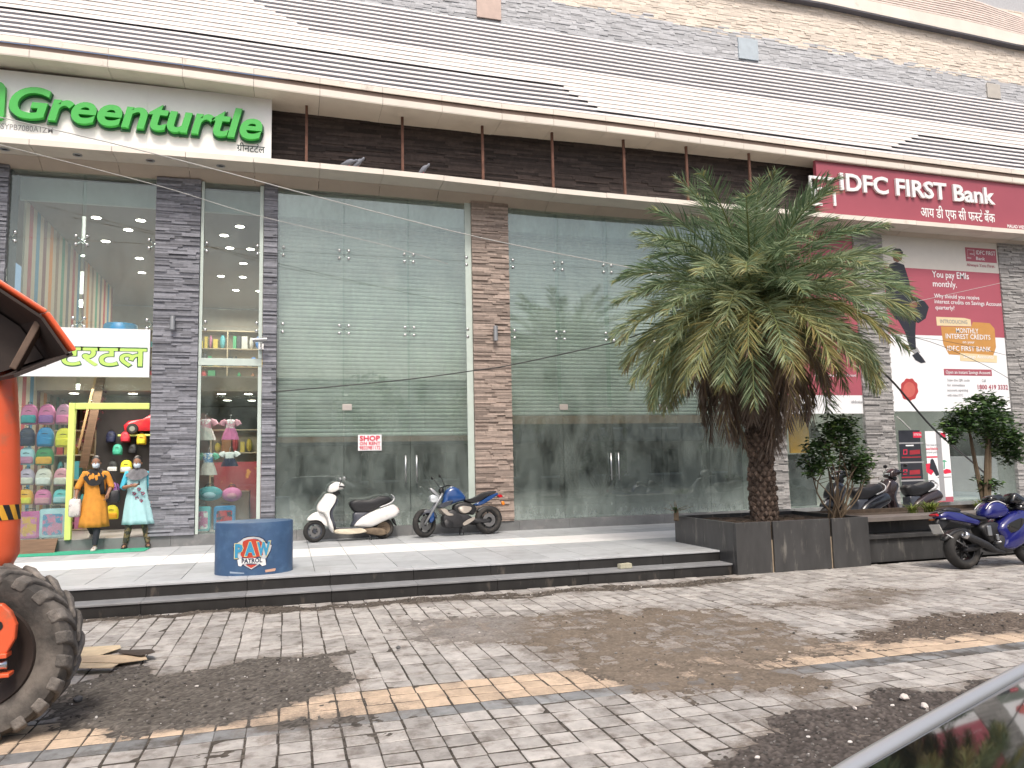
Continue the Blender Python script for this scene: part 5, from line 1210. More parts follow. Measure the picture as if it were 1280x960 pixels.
# boards and mat
for k,(pts,c,lb) in enumerate((([(80,812),(150,809),(151,814),(120,822),(84,822)],(.62,.50,.33),'tan cardboard sheet lying highest behind the big tyre'),([(88,824),(180,821),(184,826),(150,832),(88,832)],(.58,.45,.30),'longest tan cardboard sheet on the pavers behind the big tyre'),([(82,833),(148,832),(140,838),(100,840),(86,836)],(.60,.48,.32),'small tan cardboard scrap nearest the gravel behind the big tyre'),([(150,815),(190,815),(194,820),(175,822),(148,820)],(.06,.045,.035),'dark plank end sticking out right of the cardboard sheets'))):
    q = [G(*v,.012+.012*k) for v in pts]; m_ = MB(); z0 = .02+.014*k
    m_.loft([[Vector((v.x,v.y,z0+.01*((i*7+k)%3))) for i,v in enumerate(q)],[Vector((v.x,v.y,z0+.006+.01*((i*7+k)%3))) for i,v in enumerate(q)]])
    tag(m_.build('cardboard_sheet' if k<3 else 'plank', pm('cardboard_%d'%k,c,.85,var=.2,scale=9)), lb, 'cardboard' if k<3 else 'plank', 'flattened boxes behind the tyre' if k<3 else None)
p,q = G(60,690,ZP),G(188,684,ZP); m_ = MB(); m_.box(-4.95,-2.55,16.0,16.62,ZP+.001,ZP+.018)
tag(m_.build('door_mat', pm('green_mat',(.04,.36,.22),.9,var=.15,scale=20,bump=.4,bscale=150), bevel=.006),'long green door mat under the two women','mat')
p,q = P(18,684,16.5),P(70,668,16.5); m_ = MB(); m_.hexa([(p.x,16.42,ZP),(q.x,16.42,ZP),(q.x,16.47,ZP),(p.x,16.47,ZP)],[(p.x,16.63,ZP+.26),(q.x,16.63,ZP+.26),(q.x,16.68,ZP+.26),(p.x,16.68,ZP+.26)])
tag(m_.build('plank', M_wood, bevel=.006),'brown weathered plank leaning on the plinth under the two printed cases','plank')

# ------------------------------------------------------------------ blue drum with emblem (the figure on it is left out)
p = G(316,719.5,ZP); DX, DY, RX, RY, DH = p.x, p.y+.43, .545, .42, .735
m_ = MB(); n_ = 56
ring = lambda k,z: [Vector((DX+RX*k*math.cos(2*PI*i/n_),DY+RY*k*math.sin(2*PI*i/n_),z)) for i in range(n_)]
m_.loft([ring(1,ZP),ring(1,ZP+DH-.02),ring(.985,ZP+DH)]); DR = m_.build('pedestal', pm('drum_blue',(.042,.092,.185),.5,var=.18,scale=3,col2=(.075,.15,.26),c2scale=4,c2lo=.5,c2hi=.75), auto=40)
tag(DR,'blue oval drum pedestal with a red and white badge, at the edge of the steps','pedestal')
def bend(eps):
    def f(p): 
        x = max(-.99,min(.99,(p[0]-DX)/RX)); return np.array([p[0], DY-RY*math.sqrt(1-x*x)-eps-(DY-RY-p[1]), p[2]])
    return f
def badge(name, pts, mat, eps, px0=(316,719.5)):
    """outline in photo pixels of the drum front, as thin raised print following the curve"""
    q = [P(a,b,DY-RY) for a,b in pts]; o = []
    for i in range(len(q)):
        a,b = q[i],q[(i+1)%len(q)]
        for k in range(3): o.append(a.lerp(b,k/3))
    me_ = bmesh.new(); vs = [me_.verts.new((v.x,v.z,0)) for v in o]; f = me_.faces.new(vs); bmesh.ops.triangulate(me_,faces=[f])
    me_.verts.index_update(); V = [(v.co.x,DY-RY,v.co.y) for v in me_.verts]; Fc = [[v.index for v in ff.verts] for ff in me_.faces]; me_.free()
    g = bend(eps); mb = MB(); mb.add([g(v) for v in V],Fc,.5); return mb.build(name,mat,DR)
zz = lambda x,y: (270+x*100/1280.0, 650+y*75/960.0)
M_bred = pm('badge_red',(.50,.06,.035),.5,var=.1); M_bsil = pm('badge_silver',(.58,.60,.62),.4,var=.08); M_bcy = pm('badge_blue',(.05,.30,.50),.5,var=.05); M_byel = pm('badge_outline',(.66,.58,.28),.5); M_bdk = pm('badge_dark',(.02,.03,.07),.5)
badge('emblem_shield',[zz(*v) for v in ((390,330),(430,290),(500,262),(600,255),(700,268),(770,300),(800,350),(900,400),(880,500),(820,620),(800,700),(720,730),(560,800),(440,735),(345,720),(335,600),(280,520),(265,430),(310,380))],M_bdk,.002)
badge('emblem_rim',[zz(*v) for v in ((400,330),(440,298),(510,275),(600,266),(690,278),(755,310),(780,370),(890,405),(868,490),(808,600),(700,700),(565,790),(450,725),(345,600),(280,430),(320,385))],M_bsil,.004)
badge('emblem_field',[zz(*v) for v in ((430,345),(500,312),(600,302),(690,325),(740,370),(750,560),(600,610),(420,600),(390,560),(420,420))],M_bred,.006)
badge('emblem_tip',[zz(*v) for v in ((470,715),(660,712),(562,770))],M_bred,.006)
badge('emblem_ribbon',[zz(*v) for v in ((340,640),(420,618),(560,606),(700,612),(790,630),(800,720),(740,738),(700,700),(560,692),(430,705),(400,745),(355,735))],M_white,.008)
def btext(s,pl,pr,ht,mat,eps,bold,cap=None): return prj_text('lettering',glyphs(s,bold,0,0,2),pl,pr,ht,DY-RY,0,mat,DR,bend=bend(eps))
btext('P',zz(285,612),zz(440,605),17,M_byel,.010,.06); btext('A',zz(445,572),zz(645,570),16.5,M_byel,.010,.06); btext('W',zz(640,575),zz(880,575),17,M_byel,.010,.06)
btext('P',zz(297,600),zz(428,594),15.6,M_bcy,.013,.05); btext('A',zz(460,560),zz(632,558),15,M_bcy,.013,.05); btext('W',zz(655,562),zz(866,562),15.4,M_bcy,.013,.05)
btext('PATROL',zz(410,690),zz(740,688),5.2,M_bdk,.012,.03)
badge('small_print',[zz(*v) for v in ((215,835),(450,845),(450,862),(215,865))],pm('print_pale_blue',(.32,.40,.50),.5),.002); badge('small_print',[zz(*v) for v in ((785,800),(950,780),(955,800),(940,825),(790,840))],pm('print_orange',(.60,.36,.26),.5),.002)
# brick on the step
p = G(781,707,.17); m_ = MB(); m_.hexa([(-.11,-.05,0),(.11,-.05,0),(.11,.05,0),(-.11,.05,0)],[(-.1,-.045,.075),(.105,-.045,.07),(.1,.045,.078),(-.105,.05,.07)]); o = m_.build('brick', pm('old_brick',(.40,.38,.28),.9,var=.2,scale=20), bevel=.008); o.location = (p.x*11.26/p.y,11.26,.172); o.rotation_euler[2] = .15; tag(o,'pale worn brick lying on the lower step','brick')

# ------------------------------------------------------------------ dark car roof at the lower right
A,Bq = G(1058,958,1.462),G(1278,836,1.462); u = (Bq-A); u.z = 0; u.normalize(); nrm = Vector((u.y,-u.x,0))   # nrm points to the camera side
if nrm.dot(Vector((0,0,0))-A) < 0: nrm = -nrm
CO = A + nrm*.590 + u*.78
CR = empty('car',(CO.x,CO.y,0),math.atan2(u.y,u.x)); tag(CR,'black car with a glossy glass roof and silver roof rail at the lower right corner','car')
# local: x along u, y = left of u.  far side is +y when nrm = right of u
sgn = 1 if Vector((-u.y,u.x,0)).dot(nrm) < 0 else -1
M_cpaint = pm('car_black',(.008,.008,.01),.12,var=.05,coat=.8); M_cglass = pm('car_glass',(.006,.009,.008),.05,var=0,spec=.7,coat=.25)
def sect(x,pts): return [Vector((x,y,z)) for y,z in pts]
def bodysec(x,w,z0,z1,b=.08): return sect(x,[(-w+b,z0),(w-b,z0),(w,z0+b),(w+.0,z1-b),(w-b*.7,z1),(-w+b*.7,z1),(-w,z1-b),(-w,z0+b)])
m_ = MB(); m_.loft([bodysec(-1.95,.66,.45,.80),bodysec(-1.85,.78,.32,.92),bodysec(-1.2,.84,.26,.98),bodysec(.9,.84,.26,.97),bodysec(1.75,.80,.28,.90),bodysec(2.1,.68,.36,.72)]); m_.build('car_body', M_cpaint, CR, auto=35)
m_ = MB(); m_.loft([bodysec(-1.75,.62,.965,1.0,.01),sect(-1.75,[(-.62,.97),(.62,.97),(.70,.98),(.70,1.0),(.6,1.01),(-.6,1.01),(-.70,1.0),(-.70,.98)])]) if False else None
rings = []
for x,wb,wt,zt in ((-1.80,.74,.70,1.0),(-1.45,.77,.62,1.40),(-.9,.78,.615,1.465),(.1,.78,.61,1.47),(.55,.78,.60,1.43),(1.25,.76,.70,1.0)):
    rings.append(sect(x,[(-wb,.95),(wb,.95),(wb-.01,1.0),((wb+wt)/2,(1.0+zt)/2+.02),(wt,zt-.03),(wt-.05,zt),(0,zt+.022),(-wt+.05,zt),(-wt,zt-.03),(-(wb+wt)/2,(1.0+zt)/2+.02),(-wb+.01,1.0)]))
m_.loft(rings); m_.build('cabin', M_cglass, CR, auto=30)
for s in (1,-1):
    m_ = MB(); m_.tube(smoothpts([(-1.44,s*.597,1.387),(-.9,s*.592,1.450),(.1,s*.587,1.455),(.55,s*.577,1.415)]),.0125,8); m_.build('roof_rail', pm('rail_silver',(.60,.595,.585),.42,.7,var=0), CR, smooth=True)
    for x in (-1.25,1.3):
        m_ = MB(); m_.lathe([(0,-.09),(.19,-.09),(.30,-.1),(.32,-.07),(.32,.07),(.30,.1),(.19,.09),(0,.09)],(x,s*.74,.32),(0,1,0),28); t = m_.build('wheel', M_rubber, CR, auto=40); m_ = MB(); m_.lathe([(0,0),(.19,.012),(.2,0)],(x,s*.835,.32),(0,s,0),20); m_.build('rim', M_alu, t)
    m_ = MB(); m_.puff(curve2([(1.85,.62),(1.6,.72),(1.7,.78),(1.95,.72)]),.1,.8,s*.66); m_.build('headlight', M_lens, CR)
    m_ = MB(); m_.ell((.75,s*.92,1.0),(.07,.1,.07),10,8); m_.build('mirror', M_cpaint, CR, smooth=True)
# ------------------------------------------------------------------ planter, bench and plants
M_gran = pm('black_granite',(.055,.055,.055),.32,var=.3,scale=2.5,col2=(.19,.18,.16),c2scale=3.0,c2lo=.57,c2hi=.74,stretch=(2.2,2.2,.5))
M_soil = pm('planter_soil',(.07,.05,.035),.95,var=.4,scale=12,bump=.6,bscale=60)
PX0,PX1,PY0,PY1,PZ = 6.87,9.42,10.93,12.95,.815
PLN = empty('planter',(8.1,11.9,0),world=True); tag(PLN,'dark granite planter box holding the palm at the end of the steps','planter')
m_ = MB(); gx = [PX0, P(966,680,PY0).x, P(1040,680,PY0).x, PX1]
for a,b in zip(gx,gx[1:]): m_.box(a+(.0 if a==PX0 else .022),b-(.022 if b!=PX1 else 0),PY0,PY0+.05,0,PZ-.002)
m_.box(PX0,PX0+.05,PY0+.052,PY0+1.0,.0,PZ-.002); m_.box(PX0,PX0+.05,PY0+1.003,PY1,.0,PZ-.002); m_.box(PX0+.052,PX1,PY1-.05,PY1,.0,PZ-.002); m_.box(PX1-.05,PX1,PY0+.052,PY1-.052,0,PZ-.002)
m_.build('granite_panel', M_gran, PLN, bevel=.006)
m_ = MB()
for x in gx[1:3]: m_.box(x-.02,x+.02,PY0+.03,PY0+.049,.0,PZ-.30,.5,0)
m_.build('joint_filler', pm('joint_mortar',(.30,.24,.17),.9,var=.3,scale=10), PLN)
m_ = MB(); m_.box(PX0+.052,PX1-.052,PY0+.052,PY1-.052,.1,PZ-.07)
for k in range(60):
    x,y = random.uniform(PX0+.15,PX1-.15),random.uniform(PY0+.15,PY1-.15); m_.ell((x,y,PZ-.07),(random.uniform(.05,.15),random.uniform(.05,.12),random.uniform(.015,.045)),8,5)
m_.build('soil', M_soil, PLN)
BN = empty('bench',(11.5,11.4,0),world=True); tag(BN,'long black granite bench wall with ledges beside the planter','bench')
bx1 = 19.0; m_ = MB(); x = PX1+.004
while x < bx1:
    L = min(x+1.8,bx1)
    m_.box(x,L-.004,11.22,11.5,0,.40); m_.box(x,L-.004,11.16,11.5,.403,.47); m_.box(x,L-.004,11.46,11.52,.472,.66); x = L
m_.build('granite_panel', M_gran, BN, bevel=.005)
m_ = MB(); m_.box(PX1+.004,12.2,11.14,11.62,.70,.775); m_.box(12.205,bx1,11.14,11.62,.70,.775); m_.build('seat_slab', pm('seat_granite',(.16,.14,.125),.45,var=.25,scale=3), BN, bevel=.006)
m_ = MB(); m_.box(PX1+.004,bx1,11.5,11.6,.66,.698); m_.build('seat_support', M_black, BN)
m_ = MB(); m_.box(PX1+.004,bx1,11.625,12.6,.0,.73); m_.box(PX1+.004,bx1,12.603,12.68,.0,.80); m_.build('soil_strip', M_soil, BN)

def leafmat(name, cols, rough=.5, trans=.25):
    """leaf colour chosen by the per-face tone"""
    m, nt, out = newmat(name); b = nd(nt,'ShaderNodeBsdfPrincipled'); a = nd(nt,'ShaderNodeAttribute',attribute_name='tone'); r = nd(nt,'ShaderNodeValToRGB')
    el = r.color_ramp.elements
    while len(el) < len(cols): el.new(.5)
    for i,(p_,c) in enumerate(cols): el[i].position = p_; el[i].color = (*c,1)
    nt.links.new(a.outputs['Fac'],r.inputs[0]); nt.links.new(r.outputs[0],b.inputs['Base Color']); b.inputs['Roughness'].default_value = rough; b.inputs['Specular IOR Level'].default_value = .35
    t = nd(nt,'ShaderNodeBsdfTranslucent'); nt.links.new(r.outputs[0],t.inputs[0]); mx = nd(nt,'ShaderNodeMixShader'); mx.inputs[0].default_value = trans
    nt.links.new(b.outputs[0],mx.inputs[1]); nt.links.new(t.outputs[0],mx.inputs[2]); nt.links.new(mx.outputs[0],out.inputs[0]); return m
# ---- palm
PYc = 11.85; pb_ = P(955,648,PYc); PR = empty('palm_tree',(pb_.x,PYc,PZ-.08)); tag(PR,'date palm with a shaggy green crown and hanging brown dead fronds','palm tree')
TH = 3.85
m_ = MB(); prof = [(.21,0),(.20,.3),(.19,.9),(.185,1.6),(.19,2.8),(.21,3.45),(.25,3.75),(.18,4.1),(.05,4.3)]
m_.lathe([(r_*.9,z) for r_,z in prof],(0,0,0),n=20)
rows_ = int(3.7/.085)
for j in range(rows_):
    z = .03+j*.085; r0 = interp(z,[q[1] for q in prof],[q[0] for q in prof]); n_ = 11
    for i in range(n_):
        a = 2*PI*(i+.5*(j%2))/n_+random.uniform(-.08,.08); d = Vector((math.cos(a),math.sin(a),0)); t = Vector((-math.sin(a),math.cos(a),0)); L = random.uniform(.03,.085)
        w = .055; c = d*r0*.9
        m_.loft([[c-t*w+Vector((0,0,z)),c+Vector((0,0,z-.055)),c+t*w+Vector((0,0,z)),c+Vector((0,0,z+.06))],[c+d*L-t*w*.55+Vector((0,0,z+.05)),c+d*L*1.1+Vector((0,0,z+.0)),c+d*L+t*w*.55+Vector((0,0,z+.05)),c+d*L*.8+Vector((0,0,z+.085))]])
m_.build('trunk', pm('palm_bark',(.125,.09,.068),.9,var=.3,scale=10,tone=.5), PR)
cr = MB(); rc = MB()
def frond(az, el0, L, droop, dead=0.0, base=None, tone0=.5, dens=1.0, roll=0.0):
    base = base or Vector((0,0,TH)); N = 16; pts = []; el = el0; p = base + Vector((math.cos(az),math.sin(az),0))*.12
    dirs = []; sl_ = L/N
    for i in range(N+1):
        pts.append(p.copy()); d = Vector((math.cos(az)*math.cos(el),math.sin(az)*math.cos(el),math.sin(el))); dirs.append(d); p = p + d*sl_; el -= droop/N*(.5+1.1*i/N)
    rc.tube(pts,[.022*(1-i/N)+.005 for i in range(N+1)],5,tone=min(1,max(0,dead if dead>.05 else .12)))
    nl = int(96*L/2.4*dens)
    for k in range(nl):
        s = .10+.90*k/nl; f = s*N; i = min(int(f),N-1); q = pts[i].lerp(pts[i+1],f-i); d = dirs[i]
        side = d.cross(Vector((0,0,1)));
        if side.length < .05: side = Vector((-math.sin(az),math.cos(az),0))
        side.normalize(); upd = side.cross(d).normalized()
        ll = (.20+.34*math.sin(PI*min(1,.12+s*.86))**.8)*(L/2.4)**.4*(.6 if s > .93 else 1)
        for sg in (-1,1):
            if random.random() < .04+.15*dead: continue
            v = random.uniform(-.45,.95) if not dead else random.uniform(-.5,.5)
            l_ = ll*random.uniform(.85,1.1)
            dd = (d*(.62+.5*s)+side*sg*random.uniform(.6,1.0)*(1.0-.2*s)+upd*v*.75+Vector((0,0,-.05-.4*dead))+Vector((random.gauss(0,.08),random.gauss(0,.08),random.gauss(0,.08)))).normalized()
            tip = q+dd*l_+Vector((0,0,-.10*l_-.25*dead*l_)); mid = q.lerp(tip,.5)+upd*.02
            wv = dd.cross(Vector((random.gauss(0,1),random.gauss(0,1),random.gauss(0,1)))).normalized()*random.uniform(.007,.012)
            tn = min(1,max(0,tone0+random.gauss(0,.09)+(.25 if (s>.9 and random.random()<.3) else 0)))
            cr.add([q-wv*.5,mid-wv,tip,mid+wv,q+wv*.5],[(0,1,3,4),(1,2,3)],tn)
for i in range(30):   # young upright fronds
    az = i*2.39996+random.uniform(-.2,.2); frond(az,R_(88-i*1.9+random.uniform(-4,4)),random.uniform(2.35,2.85),R_(42+i*1.3),tone0=.20+random.uniform(-.08,.10))
for i in range(54):   # middle fronds
    az = i*2.39996+1.1+random.uniform(-.15,.15); frond(az,R_(42-i*1.2+random.uniform(-6,6)),random.uniform(2.4,2.8),R_(66),tone0=.27+random.uniform(-.1,.12))
for i in range(28):   # older yellowing fronds low in the crown
    az = i*2.39996+.4; frond(az,R_(0-i*.8+random.uniform(-6,6)),random.uniform(2.3,2.75),R_(66),dead=.12,tone0=.52+random.uniform(-.10,.10))
for i in range(44):   # dead skirt
    az = i*2.39996+.9; frond(az,R_(-32-i*1.0+random.uniform(-8,8)),random.uniform(1.6,2.5),R_(46),dead=.85,base=Vector((0,0,TH-.10-.2*random.random())),tone0=.86+random.uniform(-.08,.08),dens=.9)
M_palm = leafmat('palm_leaf',[(0,(.075,.135,.07)),(.2,(.175,.25,.13)),(.34,(.31,.37,.22)),(.48,(.31,.31,.12)),(.62,(.30,.235,.09)),(.78,(.14,.095,.065)),(1,(.19,.15,.12))])
oc = cr.build('crown', M_palm, PR); rc.build('midrib', leafmat('palm_rib',[(0,(.16,.20,.07)),(.3,(.17,.18,.07)),(.8,(.14,.09,.06)),(1,(.16,.12,.09))],.6,0), oc)
# ---- broadleaf shrubs
M_leaf = leafmat('shrub_leaf',[(0,(.028,.062,.022)),(.45,(.070,.135,.042)),(.8,(.14,.22,.06)),(1,(.24,.31,.10))],.38,.2)
def shrub(base, blobs, label, stems, nleaf=1500, ls=.07, hgt=1.0, spread=.2, name='shrub'):
    r = empty(name, base); tag(r,label,'shrub'); s_ = MB()
    for i in range(stems):
        b = random.choice(blobs); c = Vector(b[0])+Vector((random.gauss(0,.4),random.gauss(0,.4),random.gauss(0,.3)))*b[1]; o = Vector((random.gauss(0,spread*.2),random.gauss(0,spread*.2),0))
        mid = o.lerp(c,.5)+Vector((random.gauss(0,spread*.3),random.gauss(0,spread*.3),0)); s_.tube(smoothpts([o,mid,c],3),[.018-.0018*k for k in range(7)] if stems > 3 else [.05,.05,.045,.04,.035,.025,.015],6)
        for k in range(3):
            t = random.uniform(.45,.95); q = mid.lerp(c,t); s_.tube([q,q+Vector((random.gauss(0,.14),random.gauss(0,.14),random.uniform(.05,.2)))],[.007,.003],4)
    s_.build('stem', pm('shrub_bark',(.13,.095,.06),.85,var=.2,scale=20), r)
    l_ = MB()
    tot = sum(b[1]**2 for b in blobs)
    for c,rad in blobs:
        c = Vector(c); n = int(nleaf*rad*rad/tot)
        cl_ = [(Vector((random.gauss(0,1),random.gauss(0,1),random.gauss(0,1))).normalized()*rad*random.uniform(.55,1.05),random.random()) for _ in range(max(5,int(n/16)))]
        for k in range(n):
            if random.random() < .8: q0,tt = random.choice(cl_); q = c+q0+Vector((random.gauss(0,1),random.gauss(0,1),random.gauss(0,.8)))*rad*.17
            else: tt = .3; q = c+Vector((random.gauss(0,1),random.gauss(0,1),random.gauss(0,1))).normalized()*rad*random.uniform(.2,.9)
            a = random.uniform(0,2*PI); d = Vector((math.cos(a),math.sin(a),random.uniform(-.6,.35))).normalized(); sd = d.cross(Vector((random.gauss(0,.4),random.gauss(0,.4),1))).normalized(); L = ls*random.uniform(.7,1.3); up_ = sd.cross(d)
            l_.add([q,q+d*L*.45+sd*L*.28+up_*.008,q+d*L,q+d*L*.45-sd*L*.28+up_*.008],[(0,1,2),(0,2,3)],min(1,max(0,tt*.55+.1+random.gauss(0,.16))))
    l_.build('foliage', M_leaf, r); return r
sb_ = P(1046,650,11.5); k = .0173
def bl_(cx,cy,Y,base,rad): p = P(cx,cy,Y); return ((p.x-base.x,random.uniform(-.1,.1),p.z-base.z),rad)
b0 = Vector((sb_.x,11.5,.70)); shrub(b0,[bl_(1046,545,11.5,b0,.36),bl_(1068,575,11.5,b0,.33),bl_(1022,570,11.5,b0,.30),bl_(1050,535,11.5,b0,.24),bl_(1076,590,11.5,b0,.22),bl_(1012,588,11.5,b0,.16)],'leafy shrub with many thin stems at the right end of the palm planter',16,3200,.095,spread=.35)
b1 = Vector((P(1232,640,12.1).x,12.1,.72)); shrub(b1,[bl_(1222,520,12.1,b1,.40),bl_(1200,530,12.1,b1,.30),bl_(1250,540,12.1,b1,.40),bl_(1268,560,12.1,b1,.34),bl_(1188,545,12.1,b1,.18),bl_(1240,505,12.1,b1,.28),bl_(1238,605,12.1,b1,.20)],'small bushy tree with a bare lower trunk beside the bank poster',3,4600,.105,spread=.15,name='small_tree')
def tuft(px,py,Y,n,h,label,cat='plant',sp=.16,z=.72):
    p = P(px,py,Y); r = empty('strappy_plant',(p.x,Y,z)); tag(r,label,cat,'small plants along the bench'); m_ = MB()
    for k in range(n):
        a = random.uniform(0,2*PI); L = h*random.uniform(.6,1.1); o = Vector((random.gauss(0,.04),random.gauss(0,.04),0)); d = Vector((math.cos(a),math.sin(a),0)); sd = Vector((-math.sin(a),math.cos(a),0))*.009
        q = [o+d*sp*t*t*1.2+Vector((0,0,L*(t-.35*t*t))) for t in (0,.35,.7,1)]
        m_.add([q[0]-sd,q[0]+sd,q[1]+sd,q[1]-sd,q[2]+sd*.8,q[2]-sd*.8,q[3]],[(0,1,2,3),(3,2,4,5),(5,4,6)],random.uniform(.2,1))
    m_.build('blade', leafmat('blade_%d'%px,[(0,(.05,.10,.02)),(.6,(.16,.22,.04)),(1,(.30,.32,.08))],.45,.3), r)
tuft(1163,643,12.0,70,.36,'bright yellow green strappy plant behind the bench next to the number plate',sp=.25); tuft(1140,640,12.1,40,.30,'thin wispy plant beside the seat of the dark scooter',sp=.18); tuft(1225,628,12.1,50,.34,'yellow green tuft at the foot of the small tree',sp=.2); tuft(1278,625,12.1,50,.36,'yellow green tuft at the right edge beyond the small tree',sp=.2)
b2 = Vector((P(845,646,12.7).x,12.7,PZ-.07)); shrub(b2,[((0,0,.14),.08),((.03,0,.22),.05)],'tiny green seedling at the left back corner of the planter',3,45,.05,spread=.03,name='seedling')

# ------------------------------------------------------------------ the side of the street behind the viewer (seen in the glass)
OB = empty('apartment_building',(4,-17,0),world=True); tag(OB,'cream building across the street that shows only as a reflection in the shop glass','building')
m_ = MB(); m_.box(-22,34,-25,-17,-.05,7.5); m_.build('wall', pm('far_wall',(.50,.46,.40),.8,var=.1,scale=.6), OB)
for i in range(13):
    for z in (.9,4.2):
        x = -20+i*4.1; m_ = MB(); m_.box(x,x+2.2,-17.02,-16.99,z,z+1.7); wn = m_.build('window', M_cglass, OB); m_ = MB(); m_.box(x-.15,x+2.35,-17.01,-16.9,z-.15,z-.01); m_.build('sill', M_white, wn)
m_ = MB(); m_.box(-22,34,-17.8,-15.6,3.15,3.3); m_.build('awning', pm('awning_sheet',(.30,.28,.27),.7), OB)
rnd = random.getstate()
for k,(x,y,h,rad,lb) in enumerate(((-3,-9.5,4.6,1.7,'round leafy street tree across the road, leftmost in the glass'),(4.5,-11,5.2,2.0,'tall leafy street tree across the road mirrored behind the door handles'),(10.5,-10,4.6,1.8,'leafy street tree across the road mirrored beside the palm'),(17,-11,5,2.0,'leafy street tree across the road, rightmost in the glass'))):
    r = empty('street_tree',(x,y,0)); tag(r,lb,'tree','street trees across the road'); m_ = MB(); m_.tube([(0,0,-.05),(.1,0,1.2),(.05,.1,h-rad*.6)],[.17,.14,.09],8)
    for a in range(5): m_.tube([(.08,.03,1.3+.2*a),(math.cos(a*1.4)*rad*.6,math.sin(a*1.4)*rad*.6,h-rad*.5+.2*a)],[.07,.02],6)
    m_.build('trunk', pm('shrub_bark',(.1,.1,.1)), r); l_ = MB()
    for q in range(1400):
        d = Vector((random.gauss(0,1),random.gauss(0,1),random.gauss(0,.8))).normalized()*rad*random.uniform(.45,1.0)+Vector((0,0,h)); a = Vector((random.gauss(0,1),random.gauss(0,1),random.gauss(0,1))).normalized()*.2; b = Vector((random.gauss(0,1),random.gauss(0,1),random.gauss(0,1))).normalized()*.11
        l_.quad(d-a,d-b,d+a,d+b,random.random())
    l_.build('crown', M_leaf, r)
# ------------------------------------------------------------------ people
M_skin = pm('skin',(.30,.155,.095),.55,var=.08,scale=20); M_hair = pm('hair',(.012,.009,.008),.5,var=.2,scale=60); M_mask = pm('face_mask',(.58,.68,.76),.8,var=.03)
M_eye = pm('eye_white',(.6,.58,.55),.3,var=0); M_pup = pm('pupil',(.01,.008,.006),.2,var=0)
def remesh_body(parts, name, mat, parent, vox=.007):
    m_ = MB()
    for k,a in parts:
        if k == 't': m_.tube(*a)
        else: m_.ell(*a)
    o = m_.build(name, mat, parent)
    rm_ = o.modifiers.new('remesh','REMESH'); rm_.mode = 'VOXEL'; rm_.voxel_size = vox; rm_.use_smooth_shade = True
    sm = o.modifiers.new('smooth','SMOOTH'); sm.iterations = 4; sm.factor = .5
    return o
def hand(wrist, d, palm_n, parts, s=1.0, curl=.5):
    """palm, four fingers of different length and a thumb that leaves the side of the palm"""
    d = Vector(d).normalized(); n = Vector(palm_n); n = (n-d*n.dot(d)).normalized(); w = Vector(wrist); sd = d.cross(n)
    parts.append(('e',(w+d*.045*s,(.04*s,.04*s,.04*s),10,8)))
    parts.append(('t',([w-d*.02,w+d*.03*s,w+d*.085*s],[.024*s,.032*s,.030*s],10,True,None,None,1.0)))
    for k,(off,L) in enumerate(((-.026,.060),(-.009,.070),(.009,.066),(.026,.050))):
        a = w+d*.08*s+sd*off*s; b = a+(d*(1-.3*curl)+n*.5*curl).normalized()*L*.5*s; c = b+(d*(1-.8*curl)+n*1.1*curl).normalized()*L*.5*s
        parts.append(('t',([a-d*.02*s,a,b,c],[.0095*s,.0095*s,.009*s,.0075*s],7)))
    a = w+d*.03*s-sd*.030*s; b = a+(d*.6-sd*.8+n*.2).normalized()*.035*s; c = b+(d*.9-sd*.2+n*.3).normalized()*.030*s
    parts.append(('t',([a+sd*.01*s,a,b,c],[.012*s,.012*s,.0105*s,.0085*s],7)))
